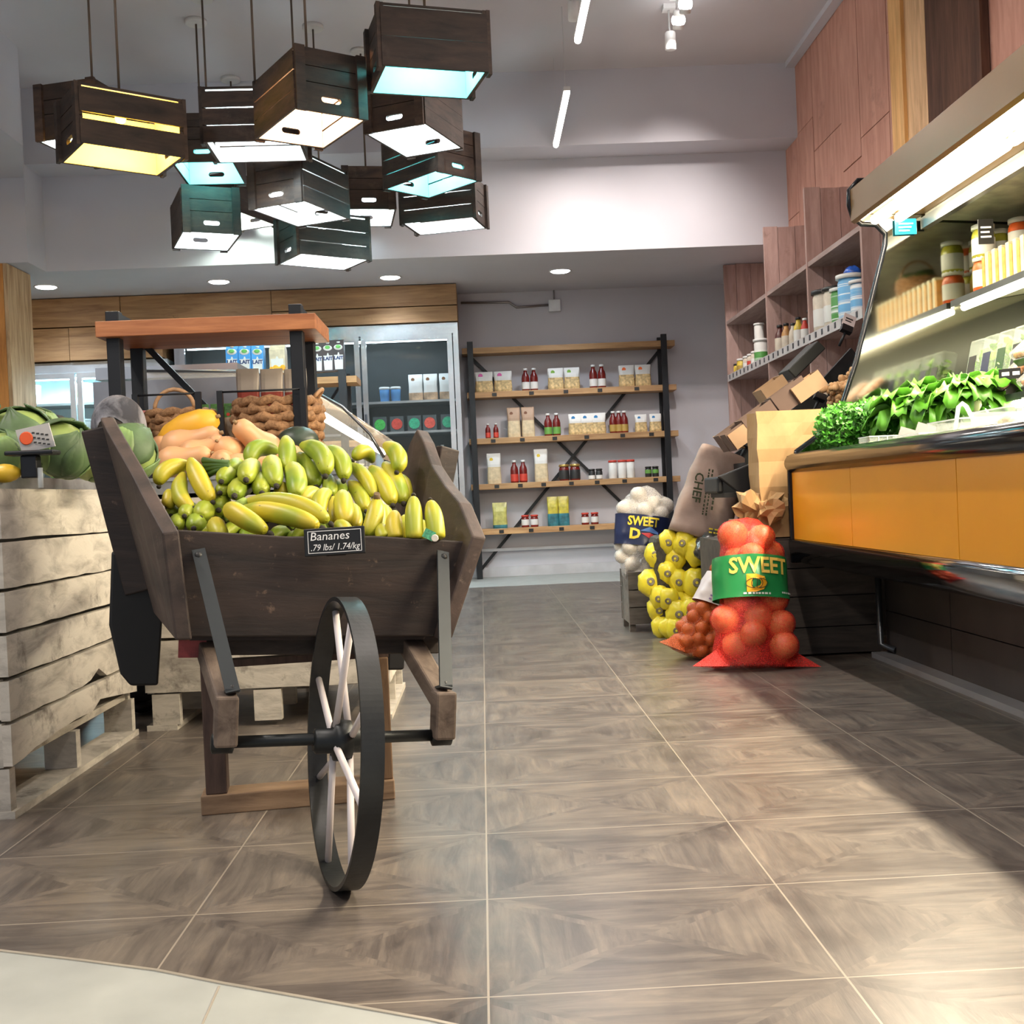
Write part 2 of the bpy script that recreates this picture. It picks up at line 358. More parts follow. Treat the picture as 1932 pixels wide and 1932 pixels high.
for i, (u, v, z, on, nm) in enumerate(((1280, 38, 3.72, 1, 'lit ceiling spotlight, lower of the two bright heads'), (1293, 8, 3.72, 1, 'lit ceiling spotlight at the top edge'), (1265, 78, 3.66, 0, 'white spotlight head hanging below the two lit ones'), (1082, 22, 3.76, 0, 'small grey spotlight head left of the near light bar'))):
    p = Wz(u, v, z)
    t = thing('spotlight', nm, 'spotlight', p, (0, 0, 0), 'ceiling spotlights')
    q = Matrix.Rotation(.5 if on else .1, 3, 'X')
    MB().lathe([(.032, -.055), (.036, -.05), (.036, .05), (.03, .06)], n=16, rot=q).build('head', plain('white_metal', 0), t)
    MB().tube([(0, .0, .05), (0, .02, .10), (0, .02, 3.9-z)], .006, 6).build('stem', plain('wire_grey', 0), t)
    MB().box((-.04, -.02, 3.87-z), (.04, .06, 3.9-z)).build('mount', plain('white_metal', 0), t)
    if on:
        MB().sphere((0, 0, 0), .045, 12).build('bulb', emit('spot_glow', (1, .98, .95), 12), t)
        lamp('SPOT', (0, .03, -.07), 60, (1, .90, .84), (rad(50), 0, 0), t, spot_size=1.3, spot_blend=1, shadow_soft_size=.04)
# conduit and junction box on the back wall
t = thing('junction_box', 'white square junction box high on the back wall', 'electrical box', (.69, 10.41, 2.4))
p = W(1046, 577, 10.41); t.location = p
MB().box((-.055, -.03, -.055), (.055, .02, .055)).build('box_body', plain('box_white', (.75, .78, .80), .4), t, bevel=.006)
MB().box((-.035, -.034, -.035), (.035, -.03, .035)).build('cover_plate', plain('box_white', 0), t)
MB().tube([(-.055, 0, .01), (-.35, 0, .0), (-.42, 0, .05), (-.86, 0, .06)], .011, 8).build('conduit', plain('conduit', (.30, .28, .27), .35, .8), t)
MB().tube([(0.0, 0, .055), (0, 0, .16)], .006, 8).build('riser', plain('conduit', 0), t)
# ================================================================ BINS AND PRODUCE (left)
def bin_box(name, label, x0, x1, y0, y1, z1, face_rows, kind=0):
    t = thing(name, label, 'produce bin', ((x0+x1)/2, (y0+y1)/2, 0)); o = t.location; th = .022
    zs = face_rows
    for k in range(len(zs)-1):
        a, b = zs[k]+.004, zs[k+1]-.004
        dz = [R.uniform(-.006, .006) for _ in range(4)]
        def plank(p, q, nrm, seed):   # plank with a slightly ragged lower edge on face p..q
            mb = MB(); n = 14; p = Vector(p); q = Vector(q); nrm = Vector(nrm); rr = random.Random(seed)
            lo = []; hi = []
            for i in range(n+1):
                f = i/n; c = p.lerp(q, f)
                l = a+dz[0]*f+rr.uniform(0, .004)
                if kind == 0 and k == 0 and nrm.x > 0: l = a+.03*math.sin(f*math.pi*1.15)+(.028 if f > .62 else 0)+rr.uniform(0, .004)
                if kind == 0 and k == 1 and nrm.x > 0 and .56 < f < .69: l += .035*math.sin((f-.56)/.13*math.pi)
                h = b+dz[1]*f
                lo.append(c+Vector((0, 0, l))); hi.append(c+Vector((0, 0, h)))
            vs = []
            for x_, y_ in zip(lo, hi): vs += [x_, y_, x_-nrm*th, y_-nrm*th]
            fs = []
            for i in range(n):
                j = 4*i; fs += [(j, j+4, j+5, j+1), (j+2, j+3, j+7, j+6), (j+1, j+5, j+7, j+3), (j, j+2, j+6, j+4)]
            fs += [(0, 1, 3, 2), (4*n, 4*n+2, 4*n+3, 4*n+1)]
            return mb.add(vs, fs)
        s = R.randint(0, 999)
        plank((x1, y0, 0), (x1, y1, 0), (1, 0, 0), s).build('side_plank', white_wood(), t, off=o)
        plank((x0, y0-.0, 0), (x1-.022, y0, 0), (0, -1, 0), s+1).build('front_plank', white_wood(), t, off=o)
    MB().box((x0, y1-th, zs[0]), (x1-.023, y1, zs[-1])).build('back_panel', white_wood(), t, off=o)
    MB().box((x0, y0+.023, zs[0]), (x0+th, y1-.023, zs[-1])).build('far_panel', white_wood(), t, off=o)
    MB().box((x0+.03, y0+.03, zs[0]), (x1-.03, y1-.03, zs[0]+.02)).build('bin_floor', white_wood(), t, off=o)
    for yy in (y0, (y0+y1)/2-.045, y1-.035):   # runner blocks
        for xx in (x0+.02, (x0+x1)/2-.05, x1-.10): MB().box((xx, yy+.002, .018), (xx+.09, yy+(.035), zs[0])).build('runner_block', white_wood(), t, off=o)
    for xx in (x0, x1-.10): MB().box((xx, y0, 0), (xx+.10, y1, .018)).build('skid', white_wood(), t, off=o)
    return t
bin_box('apple_bin', 'large whitewashed plank bin at the left edge, holding cabbages', -2.35, -1.155, 2.74, 3.72, .775, [.12, .23, .335, .445, .55, .67, .80])
t2 = bin_box('apple_bin', 'whitewashed plank bin behind the barrow, holding squash', -1.14, -.33, 3.76, 4.42, .80, [.12, .30, .42, .55, .68, .77], 1)
galv = plain('galvanised', (.30, .31, .33), .45, .55, .35, 14)
def tray(label, x0, x1, y0, y1, z0, z1):
    mb = MB(); e = .012
    mb.box((x0, y0, z0), (x1, y1, z0+.01)).box((x0, y0, z0), (x1, y0+e, z1)).box((x0, y1-e, z0), (x1, y1, z1)).box((x0, y0+e, z0), (x0+e, y1-e, z1)).box((x1-e, y0+e, z0), (x1, y1-e, z1))
    mb.box((x0-.008, y0-.008, z1), (x1+.008, y0+e, z1+.012)).box((x0-.008, y1-e, z1), (x1+.008, y1+.008, z1+.012))
    return tag(mb.build('display_tray', galv, off=((x0+x1)/2, (y0+y1)/2, z0)), label, 'tray')
tray('grey metal tray set on the cabbage bin', -2.3, -1.2, 2.768, 3.66, .782, .832)
tray('grey metal tray set on the squash bin', -1.12, -.36, 3.78, 4.38, .772, .825)
# --- cabbages
cab_in = plain('cabbage_pale', (.25, .33, .09), .5, 0, .35, 9, .2); cab_out = plain('cabbage_dark', (.075, .13, .05), .55, 0, .35, 12, .3)
def leafcup(mb, c, r, az, el, wd, hgt, curl, mi=0):   # a cabbage leaf wrapping the head
    n, m = 9, 8; vs = []; fs = []
    for i in range(m+1):
        for j in range(n+1):
            u_ = (j/n-.5)*2; v_ = i/m
            ph = el+v_*hgt; a_ = az+u_*wd*(math.sin(v_*2.4+.45))
            rr = r*(1+.04+curl*v_**3+.05*abs(u_)**2*curl*3+.015*math.sin(9*u_+5*v_))
            vs.append(Vector(c)+Vector((rr*math.cos(a_)*math.cos(ph), rr*math.sin(a_)*math.cos(ph), rr*math.sin(ph)*.9)))
    for i in range(m):
        for j in range(n):
            k = i*(n+1)+j; fs.append((k, k+1, k+n+2, k+n+1))
    mb.add(vs, fs, mi, True)
def cabbage(loc, r, label, rot):
    t = thing('cabbage', label, 'cabbage', loc, rot, 'cabbages on the bin'); rr = random.Random(int(loc[0]*991)+5)
    MB().sphere((0, 0, 0), r, 18, scale=(1.05, 1, .9), fn=lambda q: 1+.03*noise.noise(q*2.2)).build('head', cab_in, t)
    mb = MB()
    for k in range(4): leafcup(mb, (0, 0, 0), r*1.01, k*1.6+rr.random(), -.8+.15*k, .85, 1.9, rr.uniform(.06, .28))
    o = mb.build('outer_leaves', cab_out, t); s = o.modifiers.new('solid', 'SOLIDIFY'); s.thickness = .004
    mb = MB()
    for k in range(3): leafcup(mb, (0, 0, 0), r*1.0, k*2.1+.7+rr.random(), -1.1, .65, 1.6, .10)
    o = mb.build('inner_leaves', plain('cabbage_mid', (.16, .25, .08), .5, 0, .3, 10, .2), t); s = o.modifiers.new('solid', 'SOLIDIFY'); s.thickness = .003
for (u, v, Y, r, nm, ro) in ((35, 835, 3.22, .10, 'large pale green cabbage at the left edge behind the price card', (.5, 0, 0)), (115, 850, 3.0, .078, 'round pale cabbage right of the price card', (.9, .2, 1)),
        (172, 862, 3.2, .072, 'green cabbage with loose dark leaves next to the barrow handle', (.6, .5, 2)), (238, 858, 3.2, .082, 'dark leafy cabbage seen behind the barrow side board', (.4, -.6, 3.2)),
        (5, 858, 3.08, .065, 'cabbage cut by the left edge, lower row', (.3, .2, 4)), (60, 822, 3.5, .085, 'cabbage at the back of the pile with one big upright leaf', (.2, -.3, 5)), (140, 852, 3.52, .07, 'cabbage at the back between the leafy one and the post', (.7, .3, 6))):
    cabbage(W(u, v, Y), r, nm, ro)
# price card on clip
t = thing('price_card', 'white cabbage price card with an orange spot in a black clip holder', 'price card', W(70, 868, 2.86))
q = Matrix.Rotation(-.18, 3, 'Y') @ Matrix.Rotation(.15, 3, 'X')
MB().box((-.042, -.002, -.03+.055), (.042, .002, .03+.055), rot=q, pivot=(0, 0, .05)).build('card', plain('card_white', (.62, .60, .58), .6), t)
MB().lathe([(.017, 0), (.015, .001)], (-.022, -.006, .055), 14, rot=Matrix.Rotation(rad(90), 3, 'X')).build('spot', plain('spot_orange', (.85, .12, .03), .5), t)
for k in range(3):
    for j in range(4): MB().box((-.008+j*.011+k*.002, -.0055, .066-k*.012-j*.002), (-.001+j*.011+k*.002, -.0045, .070-k*.012-j*.002)).build('writing', plain('ink', (.03, .03, .03), .6), t)
MB().box((-.07, -.03, .012), (.05, .03, .024)).box((-.035, -.02, -.045), (.005, .015, .012)).build('clip', K(), t, bevel=.004)
MB().tube([(.01, -.01, -.07), (.01, -.01, -.02)], .007, 8).build('foot', clear('clear_plastic', (.8, .85, .85), .5), t)
MB().sphere((-.085, -.02, -.048), .03, 10, scale=(1.1, .7, .55)).build('lemon_edge', plain('lemon', (.75, .50, .03), .4), t) if False else None
t = tag(MB().sphere((0, 0, 0), .030, 14, scale=(1.35, .9, .8), fn=lambda q: 1+.10*abs(q.x)**6).build('lemon', plain('lemon', (.75, .48, .03), .4, 0, .1, 30, .1), off=(0, 0, 0)), 'yellow lemon at the bottom left of the cabbages', 'lemon')
t.location = W(8, 893, 2.86)
# --- squash
sq = plain('squash_skin', (.68, .36, .17), .45, 0, .10, 5); sqy = plain('spaghetti_squash', (.80, .42, .03), .45, 0, .12, 6)
def butternut(loc, rot, s, label, m=None, neck=1):
    t = thing('butternut_squash' if neck else 'spaghetti_squash', label, 'squash', loc, rot, 'squash on the bin'); m = m or sq
    prof = [(.001, -.085), (.03, -.082), (.052, -.062), (.060, -.035), (.055, -.005), (.042, .025), (.036, .055), (.036, .085), (.031, .105), (.016, .118), (.001, .12)] if neck else [(.001, -.12), (.03, -.112), (.052, -.07), (.062, 0), (.052, .07), (.03, .112), (.001, .12)]
    MB().lathe([(a*s, b*s) for a, b in prof], n=20).build('skin', m, t)
    MB().tube([(0, 0, .118*s), (.002, 0, .132*s)], [.008*s, .006*s], 6).build('stem', plain('stem_brown', (.30, .20, .10), .8), t)
sp = [(355, 812, 4.25, (1.2, .3, 1.2), 1.15, 'yellow spaghetti squash on top of the pile', 0), (352, 838, 4.08, (1.3, 0, 1.5), 1.15, 'butternut squash just below the yellow one', 1),
      (340, 868, 3.93, (1.4, .2, 1.45), 1.0, 'butternut squash lying at the left front of the pile', 1), (375, 850, 3.98, (.3, 1.2, .5), .85, 'butternut squash end beside the left front one', 1),
      (405, 838, 4.05, (1.5, 0, .3), .8, 'butternut squash pointing forward in the middle', 1), (435, 846, 4.02, (1.35, .1, 2.6), .9, 'round-ended butternut squash left of the tall neck', 1),
      (492, 840, 4.05, (.9, .2, -.9), 1.15, 'butternut squash with its neck pointing up right', 1), (420, 872, 3.9, (1.5, .4, .2), .85, 'butternut squash low in the middle of the pile', 1),
      (460, 876, 3.88, (1.2, .4, 1.8), .85, 'butternut squash low behind the banana stems', 1), (315, 845, 4.2, (1.4, .2, 2.2), .9, 'butternut squash at the left rear of the pile', 1),
      (535, 862, 4.05, (1.3, .2, -1.2), 1.0, 'butternut squash right of the upward neck, mostly behind bananas', 1), (300, 872, 4.1, (1.5, .1, 1.9), .8, 'small butternut squash at the pile corner near the cabbage', 1)]
for u, v, Y, ro, s, nm, k in sp: butternut(W(u, v, Y), ro, s*.92, nm, None if k else sqy, k)
t = tag(MB().sphere((0, 0, 0), .062, 18, scale=(1.2, 1, .85), fn=lambda q: 1+.02*math.cos(8*math.atan2(q.y, q.x))).build('acorn_squash', plain('dark_squash', (.03, .045, .03), .4, 0, .5, 12)), 'dark green squash behind the tallest upright banana', 'squash'); t.location = W(562, 832, 4.1)
# ================================================================ BARROW
bw = Wz(636, 1668, 0)
bar = thing('wheelbarrow', 'old dark wooden wheelbarrow with one black iron wheel, full of bananas', 'wheelbarrow', bw, (0, rad(4.5), rad(18)))
DW = dark_wood(); iron = plain('painted_iron', (.010, .012, .013), .42, .35, .2, 30); 
WH = .273
wheel = MB()
prof = []
N = 160; vs = []; fs = []
for k in range(N):
    a = 2*math.pi*k/N; c, s_ = math.cos(a), math.sin(a)
    for (rr, xx) in ((WH, -.020), (WH, .020), (WH-.008, .020), (WH-.008, -.020)): vs.append((xx, rr*c, WH+rr*s_))
for k in range(N):
    a, b = 4*k, 4*((k+1) % N)
    for j in range(4): fs.append((a+j, a+(j+1) % 4, b+(j+1) % 4, b+j))
wh = wheel.add(vs, fs, 0, False).build('wheel', wood('worn_iron', (.007, .0085, .0095), (.020, .023, .024), (6, 6, 6), .4, (.3, .75), ((.30, .28, .25), 60, .74, .78), .15, 0), bar)
QX = Matrix.Rotation(rad(90), 3, 'Y')
MB().lathe([(.018, -.055), (.024, -.05), (.024, -.02), (.038, -.016), (.04, 0), (.038, .016), (.024, .02), (.024, .05), (.018, .055)], (0, 0, WH), 20, rot=QX).build('hub', iron, wh)
spw = plain('spoke_white', (.72, .66, .66), .45, 0, .05)
for k in range(8):
    a = rad(18)+k*math.pi/4; sx = .014 if k % 2 else -.014
    MB().tube([(sx, .03*math.cos(a), WH+.03*math.sin(a)), (sx*.2, (WH-.006)*math.cos(a), WH+(WH-.006)*math.sin(a))], .0068, 10).build('spoke', spw, wh)
MB().tube([(-.215, 0, WH+.004), (.205, 0, WH+.004)], .0115, 14).build('axle', iron, bar)
for x in (-.222, .197): MB().lathe([(.012, -.021), (.019, -.018), (.019, .018), (.012, .021)], (x, 0, WH+.002), 16, rot=QX).build('axle_cap', iron, bar)
aw = wood('arm_wood', (.05, .032, .024), (.20, .15, .115), (10, 2, 10), .7, (.3, .7), None, .3, 0)
for x, s_ in ((-.218, -1), (.197, 1)):
    mb = MB()
    p0 = Vector((x, -.005, .345)); p1 = Vector((x+.012*s_, .34, .432)); p2 = Vector((x+.03*s_, 1.30, .60))
    sec = lambda p, w_, h_: [p+Vector((-w_, 0, -h_)), p+Vector((w_, 0, -h_)), p+Vector((w_, 0, h_)), p+Vector((-w_, 0, h_))]
    rings = [sec(p0, .020, .020), sec(p1, .024, .022), sec(p2, .018, .018)]
    vs = [q for g in rings for q in g]; fs = [(0, 1, 2, 3), (11, 10, 9, 8)]
    for i in range(2):
        for j in range(4): fs.append((4*i+(j+1) % 4, 4*i+j, 4*i+4+j, 4*i+4+(j+1) % 4))
    mb.add(vs, fs).box((x-.021, -.032, .272), (x+.021, .014, .365))
    mb.build('handle_beam', aw, bar, bevel=.005)
# front board
MB().prism([(-.275, .450), (.235, .450), (.305, .655), (.10, .662), (-.08, .656), (-.305, .664)], ((0, .235, 0), (1, 0, 0), (0, 0, 1)), .028).build('front_board', DW, bar, bevel=.003)
ty = [(.17, .665), (.3, .725), (.45, .79), (.6, .858), (.7, .905), (.78, .930), (.84, .925), (.9, .84), (.98, .74)]
for s_ in (-1, 1):
    rr = random.Random(5+s_); vs = []; fs = []; n = len(ty)
    for i, (y, z) in enumerate(ty):
        xb = (.27 if s_ < 0 else .232)+.03*(y-.17); xt = .302+(.128 if s_ < 0 else .028)*(z-.665)/.265; jz = rr.uniform(-.006, .006)
        if s_ > 0: z = z+.014*math.sin(i*1.7)
        for q in ((xb, y, .448), (xt, y, z+jz), (xt+.032, y, z+jz-.004), (xb+.032, y, .448)): vs.append((s_*q[0], q[1], q[2]))
    for i in range(n-1):
        for j in range(4):
            f = (4*i+j, 4*i+(j+1) % 4, 4*i+4+(j+1) % 4, 4*i+4+j); fs.append(f if s_ > 0 else f[::-1])
    fs += [(3, 2, 1, 0) if s_ > 0 else (0, 1, 2, 3), tuple(4*(n-1)+j for j in ((0, 1, 2, 3) if s_ > 0 else (3, 2, 1, 0)))]
    MB().add(vs, fs).build('side_board', wood('side_board_wood', (.018, .012, .010), (.085, .055, .044), (6, 1.5, 6), .65, (.3, .7), ((.15, .11, .085), 24, .64, .74), .35, 0), bar, bevel=.004)
MB().box((-.27, .236, .44), (.27, .98, .462)).build('tray_floor', DW, bar)
MB().box((-.285, .95, .462), (.285, .975, .72)).build('rear_board', DW, bar)
MB().box((-.265, .27, .405), (.265, .33, .44)).build('cross_beam', wood('cracked_beam', (.012, .009, .008), (.06, .045, .036), (3, 16, 16), .75, (.3, .7), None, .5, 0), bar, bevel=.003)
MB().box((-.29, .262, .402), (-.235, .275, .438)).build('painted_end', plain('red_paint', (.22, .03, .03), .5, 0, .4, 40), bar)
for s_ in (-1, 1):
    x0, x1 = (-.425, -.30) if s_ < 0 else (.275, .325); zb = .27 if s_ < 0 else .30
    MB().prism([(x0, .60), (x0+.012*s_*0, .42), (x0+(.03 if s_ < 0 else 0), zb+.03), (x0+(.055 if s_ < 0 else 0), zb), (x1-.005, zb), (x1, .44), (x1, .60)][::-1], ((0, .84, 0), (1, 0, 0), (0, 0, 1)), .045).build('leg', plain('black_leg', (.006, .006, .007), .55, 0, .3), bar, bevel=.006)
    MB().bar((s_*.36, .80, .50), (s_*(.475 if s_ < 0 else .43), .82, .90), .03, .06).build('stake', DW, bar, bevel=.004)
for x, zt, xb in ((-.262, .625, -.208), (.246, .632, .197)):
    mb = MB().bar((x, .200, zt), (xb, -.022, .372), .026, .006, up=(0, 1, 0)).bar((xb, -.022, .376), (xb, .012, .368), .026, .005)
    s = mb.build('iron_strap', plain('strap_grey', (.032, .038, .042), .45, .3, .15), bar)
    MB().sphere((xb, -.012, .378), .008, 8).sphere((x, .192, zt-.012), .009, 8).build('bolt', plain('bolt_black', (.01, .01, .01), .5), s)
# trestle under the barrow
a, b = Wz(380, 1540, 0), Wz(746, 1508, 0); dx = (b-a).normalized(); ang = math.atan2(dx.y, dx.x); ln = (b-a).length
st = thing('trestle', 'rough wooden trestle standing on the floor under the barrow tray', 'trestle', a, (0, 0, ang))
mw = lambda nm, d, l: wood(nm, d, l, (2, 12, 12) if 'base' in nm else (12, 12, 2), .7, (.3, .7), None, .3, 0)
MB().box((0, 0, 0), (ln, .085, .047)).build('base_beam', mw('base_pine', (.13, .075, .042), (.30, .20, .125)), st, bevel=.003)
MB().box((.012, .005, .047), (.062, .075, .388)).build('leg', mw('leg_dark', (.035, .02, .016), (.11, .065, .048)), st, bevel=.003)
MB().box((ln-.045, .012, .047), (ln-.002, .075, .345)).build('leg', mw('leg_brown', (.10, .055, .028), (.24, .145, .08)), st, bevel=.003)
MB().box((.012, .02, .345), (ln, .06, .362)).build('cross_bar', mw('leg_dark', 0, 0), st)
# price sign
t = thing('price_sign', 'black chalk sign reading Bananes on the front edge of the barrow', 'sign', W(633, 1047, 2.30), (rad(-6), rad(-1.0), rad(3)))
k = 2.3/2130
MB().box((-57*k, -.001, 0), (57*k, .006, 52*k)).build('sign_board', plain('sign_black', (.008, .008, .008), .4), t, bevel=.002)
mb = MB(); x_, z0_, z1_ = 50*k, 5*k, 47*k
for q in (((-x_, -.002, z0_), (x_, -.001, z0_+.0012)), ((-x_, -.002, z1_-.0012), (x_, -.001, z1_)), ((-x_, -.002, z0_), (-x_+.0012, -.001, z1_)), ((x_-.0012, -.002, z0_), (x_, -.001, z1_))): mb.box(*q)
chalk = plain('chalk', (.85, .85, .85), .7)
mb.build('border', chalk, t)
text('Bananes', .024, chalk, t, loc=(-.010, -.002, 36*k), shear=.15, sx=1.02); text('.79 lbs/ 1.74/kg', .0185, chalk, t, loc=(0, -.002, 15*k), shear=.25, sx=.88)
MB().box((-.02, .006, 0), (.02, .03, .004)).build('clip', K(), t)
# ================================================================ BANANAS
def bmat(name, y_, g_):
    if name in MATS: return MATS[name]
    m, t, b = NT(name); L = t.links.new
    tc = node(t, 'ShaderNodeTexCoord'); oi = node(t, 'ShaderNodeObjectInfo'); ad = node(t, 'ShaderNodeVectorMath', operation='ADD')
    cx = node(t, 'ShaderNodeCombineXYZ'); L(oi.outputs['Random'], cx.inputs[0]); L(tc.outputs['Object'], ad.inputs[0]); L(cx.outputs[0], ad.inputs[1])
    nz = node(t, 'ShaderNodeTexNoise', i_Scale=11., i_Detail=2.); L(ad.outputs[0], nz.inputs['Vector'])
    o = ramp(t, nz.outputs[0], [(.38, g_), (.62, y_)])
    n2 = node(t, 'ShaderNodeTexNoise', i_Scale=90., i_Detail=3.); L(ad.outputs[0], n2.inputs['Vector'])
    f = ramp(t, n2.outputs[0], [(.70, (0, 0, 0)), (.74, (1, 1, 1))])
    mx = node(t, 'ShaderNodeMix', data_type='RGBA'); L(f, mx.inputs[0]); L(o, mx.inputs[6]); mx.inputs[7].default_value = (.16, .12, .02, 1)
    L(mx.outputs[2], b.inputs['Base Color']); b.inputs['Roughness'].default_value = .42
    MATS[name] = m; return m
BY = bmat('banana_yellow', (.56, .45, .03), (.34, .38, .025)); BG = bmat('banana_green', (.38, .42, .035), (.19, .29, .02)); BM = bmat('banana_mid', (.50, .44, .03), (.24, .33, .022))
BT = plain('banana_tip', (.025, .02, .012), .8); BS = plain('banana_stem', (.20, .28, .04), .6, 0, .3, 40); BBR = plain('banana_crown', (.14, .09, .04), .7, 0, .3, 40)
def zp(p): return 180+p[0]/2.542, 760+p[1]/2.542
def banana(parent, s, e, bow, r, ys, ye, m, neck=.13, flip=False):
    us, vs_ = zp(s); ue, ve = zp(e)
    P0 = W(us, vs_, ys); P1 = W(ue, ve, ye); ym = (ys+ye)/2
    um, vm = (us+ue)/2+bow[0]/2.542*2, (vs_+ve)/2+bow[1]/2.542*2
    PM = W(um, vm, ym-.02)
    n = 11; pts = []; rs = []; R0 = 1.32*r/2.542*ym/F
    for i in range(n+1):
        f = i/n; pts.append(P0*(1-f)**2+PM*2*f*(1-f)+P1*f*f)
        pr = [.42, .62, .90, 1.0, 1.03, 1.03, 1.03, 1.0, .94, .78, .44, .20][i]
        if flip: pr = [.95, .98, 1, 1, 1, 1, .97, .92, .80, .62, .40, .2][i]
        rs.append(R0*pr)
    mb = MB().tube(pts[:-1], rs[:-1], 6, 0).tube([pts[-2], pts[-1]], [rs[-2]*.98, rs[-1]], 6, 1)
    o = mb.build('banana', [m, BT], parent, off=parent.location, sub=1)
    return P0
bunches = [
 ('banana bunch at the upper left with a dark stem end pointing right', BM, (640, 292), 2.72, [
   ((470, 300), (305, 415), (-50, -35), 36, 2.74, 2.66), ((455, 268), (570, 488), (-5, 10), 40, 2.72, 2.60), ((425, 335), (485, 512), (-48, 25), 36, 2.70, 2.58), ((350, 420), (335, 505), (10, 10), 30, 2.66, 2.62)], BY),
 ('cluster of green bananas with dark tips pointing at the camera', BG, (760, 330), 2.85, [
   ((680, 330), (600, 385), (-5, -15), 40, 2.85, 2.62), ((690, 400), (592, 438), (-5, -12), 40, 2.85, 2.62), ((740, 400), (665, 455), (-10, -22), 45, 2.85, 2.56), ((770, 300), (722, 378), (-12, -14), 44, 2.86, 2.60), ((800, 360), (800, 440), (-5, -10), 42, 2.80, 2.60), ((850, 275), (872, 412), (-12, -20), 44, 2.84, 2.62), ((935, 305), (962, 470), (15, -20), 46, 2.80, 2.60), ((690, 300), (650, 330), (0, -10), 36, 2.88, 2.7), ((610, 470), (590, 520), (0, -10), 44, 2.75, 2.6)], BG),
 ('small banana cluster low in the left corner of the barrow', BG, (520, 470), 2.75, [
   ((480, 520), (425, 548), (-6, -14), 38, 2.70, 2.54), ((560, 520), (500, 560), (-5, -25), 44, 2.70, 2.54), ((500, 560), (470, 608), (0, -12), 42, 2.66, 2.50), ((400, 560), (385, 605), (0, -6), 36, 2.62, 2.52), ((390, 480), (360, 545), (0, 0), 36, 2.74, 2.62)], BG),
 ('front bunch of long bananas lying across towards the sign', BM, (700, 495), 2.52, [
   ((705, 482), (1145, 598), (40, -52), 42, 2.56, 2.44), ((690, 515), (1110, 612), (5, -28), 44, 2.53, 2.41), ((640, 505), (860, 640), (-50, -28), 44, 2.52, 2.41), ((575, 560), (620, 655), (-10, 5), 40, 2.52, 2.44)], BY),
 ('green bunch draped over the top centre of the pile', BG, (930, 200), 2.90, [
   ((912, 165), (920, 345), (6, 0), 38, 2.92, 2.78), ((880, 235), (748, 320), (-48, -55), 38, 2.95, 2.84), ((985, 205), (1100, 368), (45, -35), 42, 2.92, 2.76), ((975, 245), (1062, 412), (8, 8), 44, 2.93, 2.80), ((1100, 225), (1188, 388), (35, -28), 40, 2.95, 2.78), ((1110, 350), (1130, 450), (5, 0), 32, 2.90, 2.76), ((1165, 380), (1190, 440), (0, 0), 30, 2.9, 2.8)], BG),
 ('green bunch leaning on the right side board', BG, (1350, 240), 2.92, [
   ((1330, 285), (1228, 290), (5, -55), 32, 3.0, 2.92), ((1215, 295), (1335, 470), (28, -12), 32, 2.92, 2.76), ((1220, 380), (1300, 530), (14, -5), 34, 2.88, 2.72), ((1320, 310), (1430, 505), (15, -8), 40, 2.90, 2.74), ((1385, 200), (1440, 345), (40, -15), 38, 2.94, 2.82), ((1385, 290), (1480, 495), (15, -2), 40, 2.92, 2.76), ((1470, 350), (1490, 490), (8, 0), 30, 2.92, 2.8)], BM),
 ('yellow banana bunch arching in the middle behind the sign', BY, (1110, 420), 2.62, [
   ((1085, 435), (1000, 500), (-32, -25), 34, 2.70, 2.62), ((1125, 430), (1088, 575), (-30, -30), 36, 2.64, 2.52), ((1185, 430), (1205, 600), (-4, -10), 42, 2.64, 2.50), ((1235, 490), (1250, 610), (5, 0), 30, 2.66, 2.54), ((1140, 455), (1150, 590), (5, 0), 30, 2.72, 2.6), ((890, 395), (900, 460), (0, 0), 34, 2.72, 2.66)], BY),
 ('two bananas with a brown stem standing up right of the sign', BY, (1350, 450), 2.50, [
   ((1348, 452), (1285, 655), (16, 15), 38, 2.52, 2.46), ((1352, 460), (1350, 650), (10, 10), 32, 2.56, 2.50), ((1375, 500), (1400, 620), (6, -5), 36, 2.66, 2.56)], BY),
 ('yellow bananas standing upright at the right front corner', BY, (1520, 655), 2.44, [
   ((1440, 655), (1438, 510), (-6, 0), 38, 2.44, 2.50), ((1532, 655), (1526, 432), (-2, 0), 40, 2.43, 2.49), ((1635, 655), (1602, 455), (6, 0), 42, 2.43, 2.49), ((1480, 655), (1485, 530), (0, 0), 30, 2.52, 2.56), ((1390, 655), (1370, 585), (-4, 0), 34, 2.44, 2.50), ((1560, 655), (1570, 560), (0, 0), 30, 2.54, 2.58), ((1220, 655), (1150, 575), (5, -12), 36, 2.46, 2.52)], BY)]
for bi, (nm, _m, crown, cy, lst, m) in enumerate(bunches):
    u, v = zp(crown); t = thing('banana_bunch', nm, 'bananas', W(u, v, cy), group='bananas in the barrow')
    for (s, e, bow, r, ys, ye) in lst:
        P0 = banana(t, s, e, bow, r, ys, ye, m, flip=(bi == 8))
    c = W(u, v, cy)
    if bi == 0:
        mb = MB()
        for q in ((515, 275), (520, 300), (530, 320), (540, 345)): mb.tube([W(*zp(q), 2.71), W(*zp((580, 292+(q[1]-290)*.6)), 2.70), W(*zp((640, 292+(q[1]-290)*.3)), 2.70)], [.008, .006, .0075], 7)
        mb.build('crown', plain('stem_green', (.05, .11, .02), .6), t, off=t.location)
    elif bi == 7: MB().tube([W(*zp((1350, 435)), 2.50), W(*zp((1348, 470)), 2.51)], [.007, .009], 8).build('crown', BBR, t, off=t.location)
    elif bi in (3,): MB().tube([W(*zp((670, 500)), 2.53), W(*zp((720, 480)), 2.55)], [.012, .014], 8).build('crown', BS, t, off=t.location)
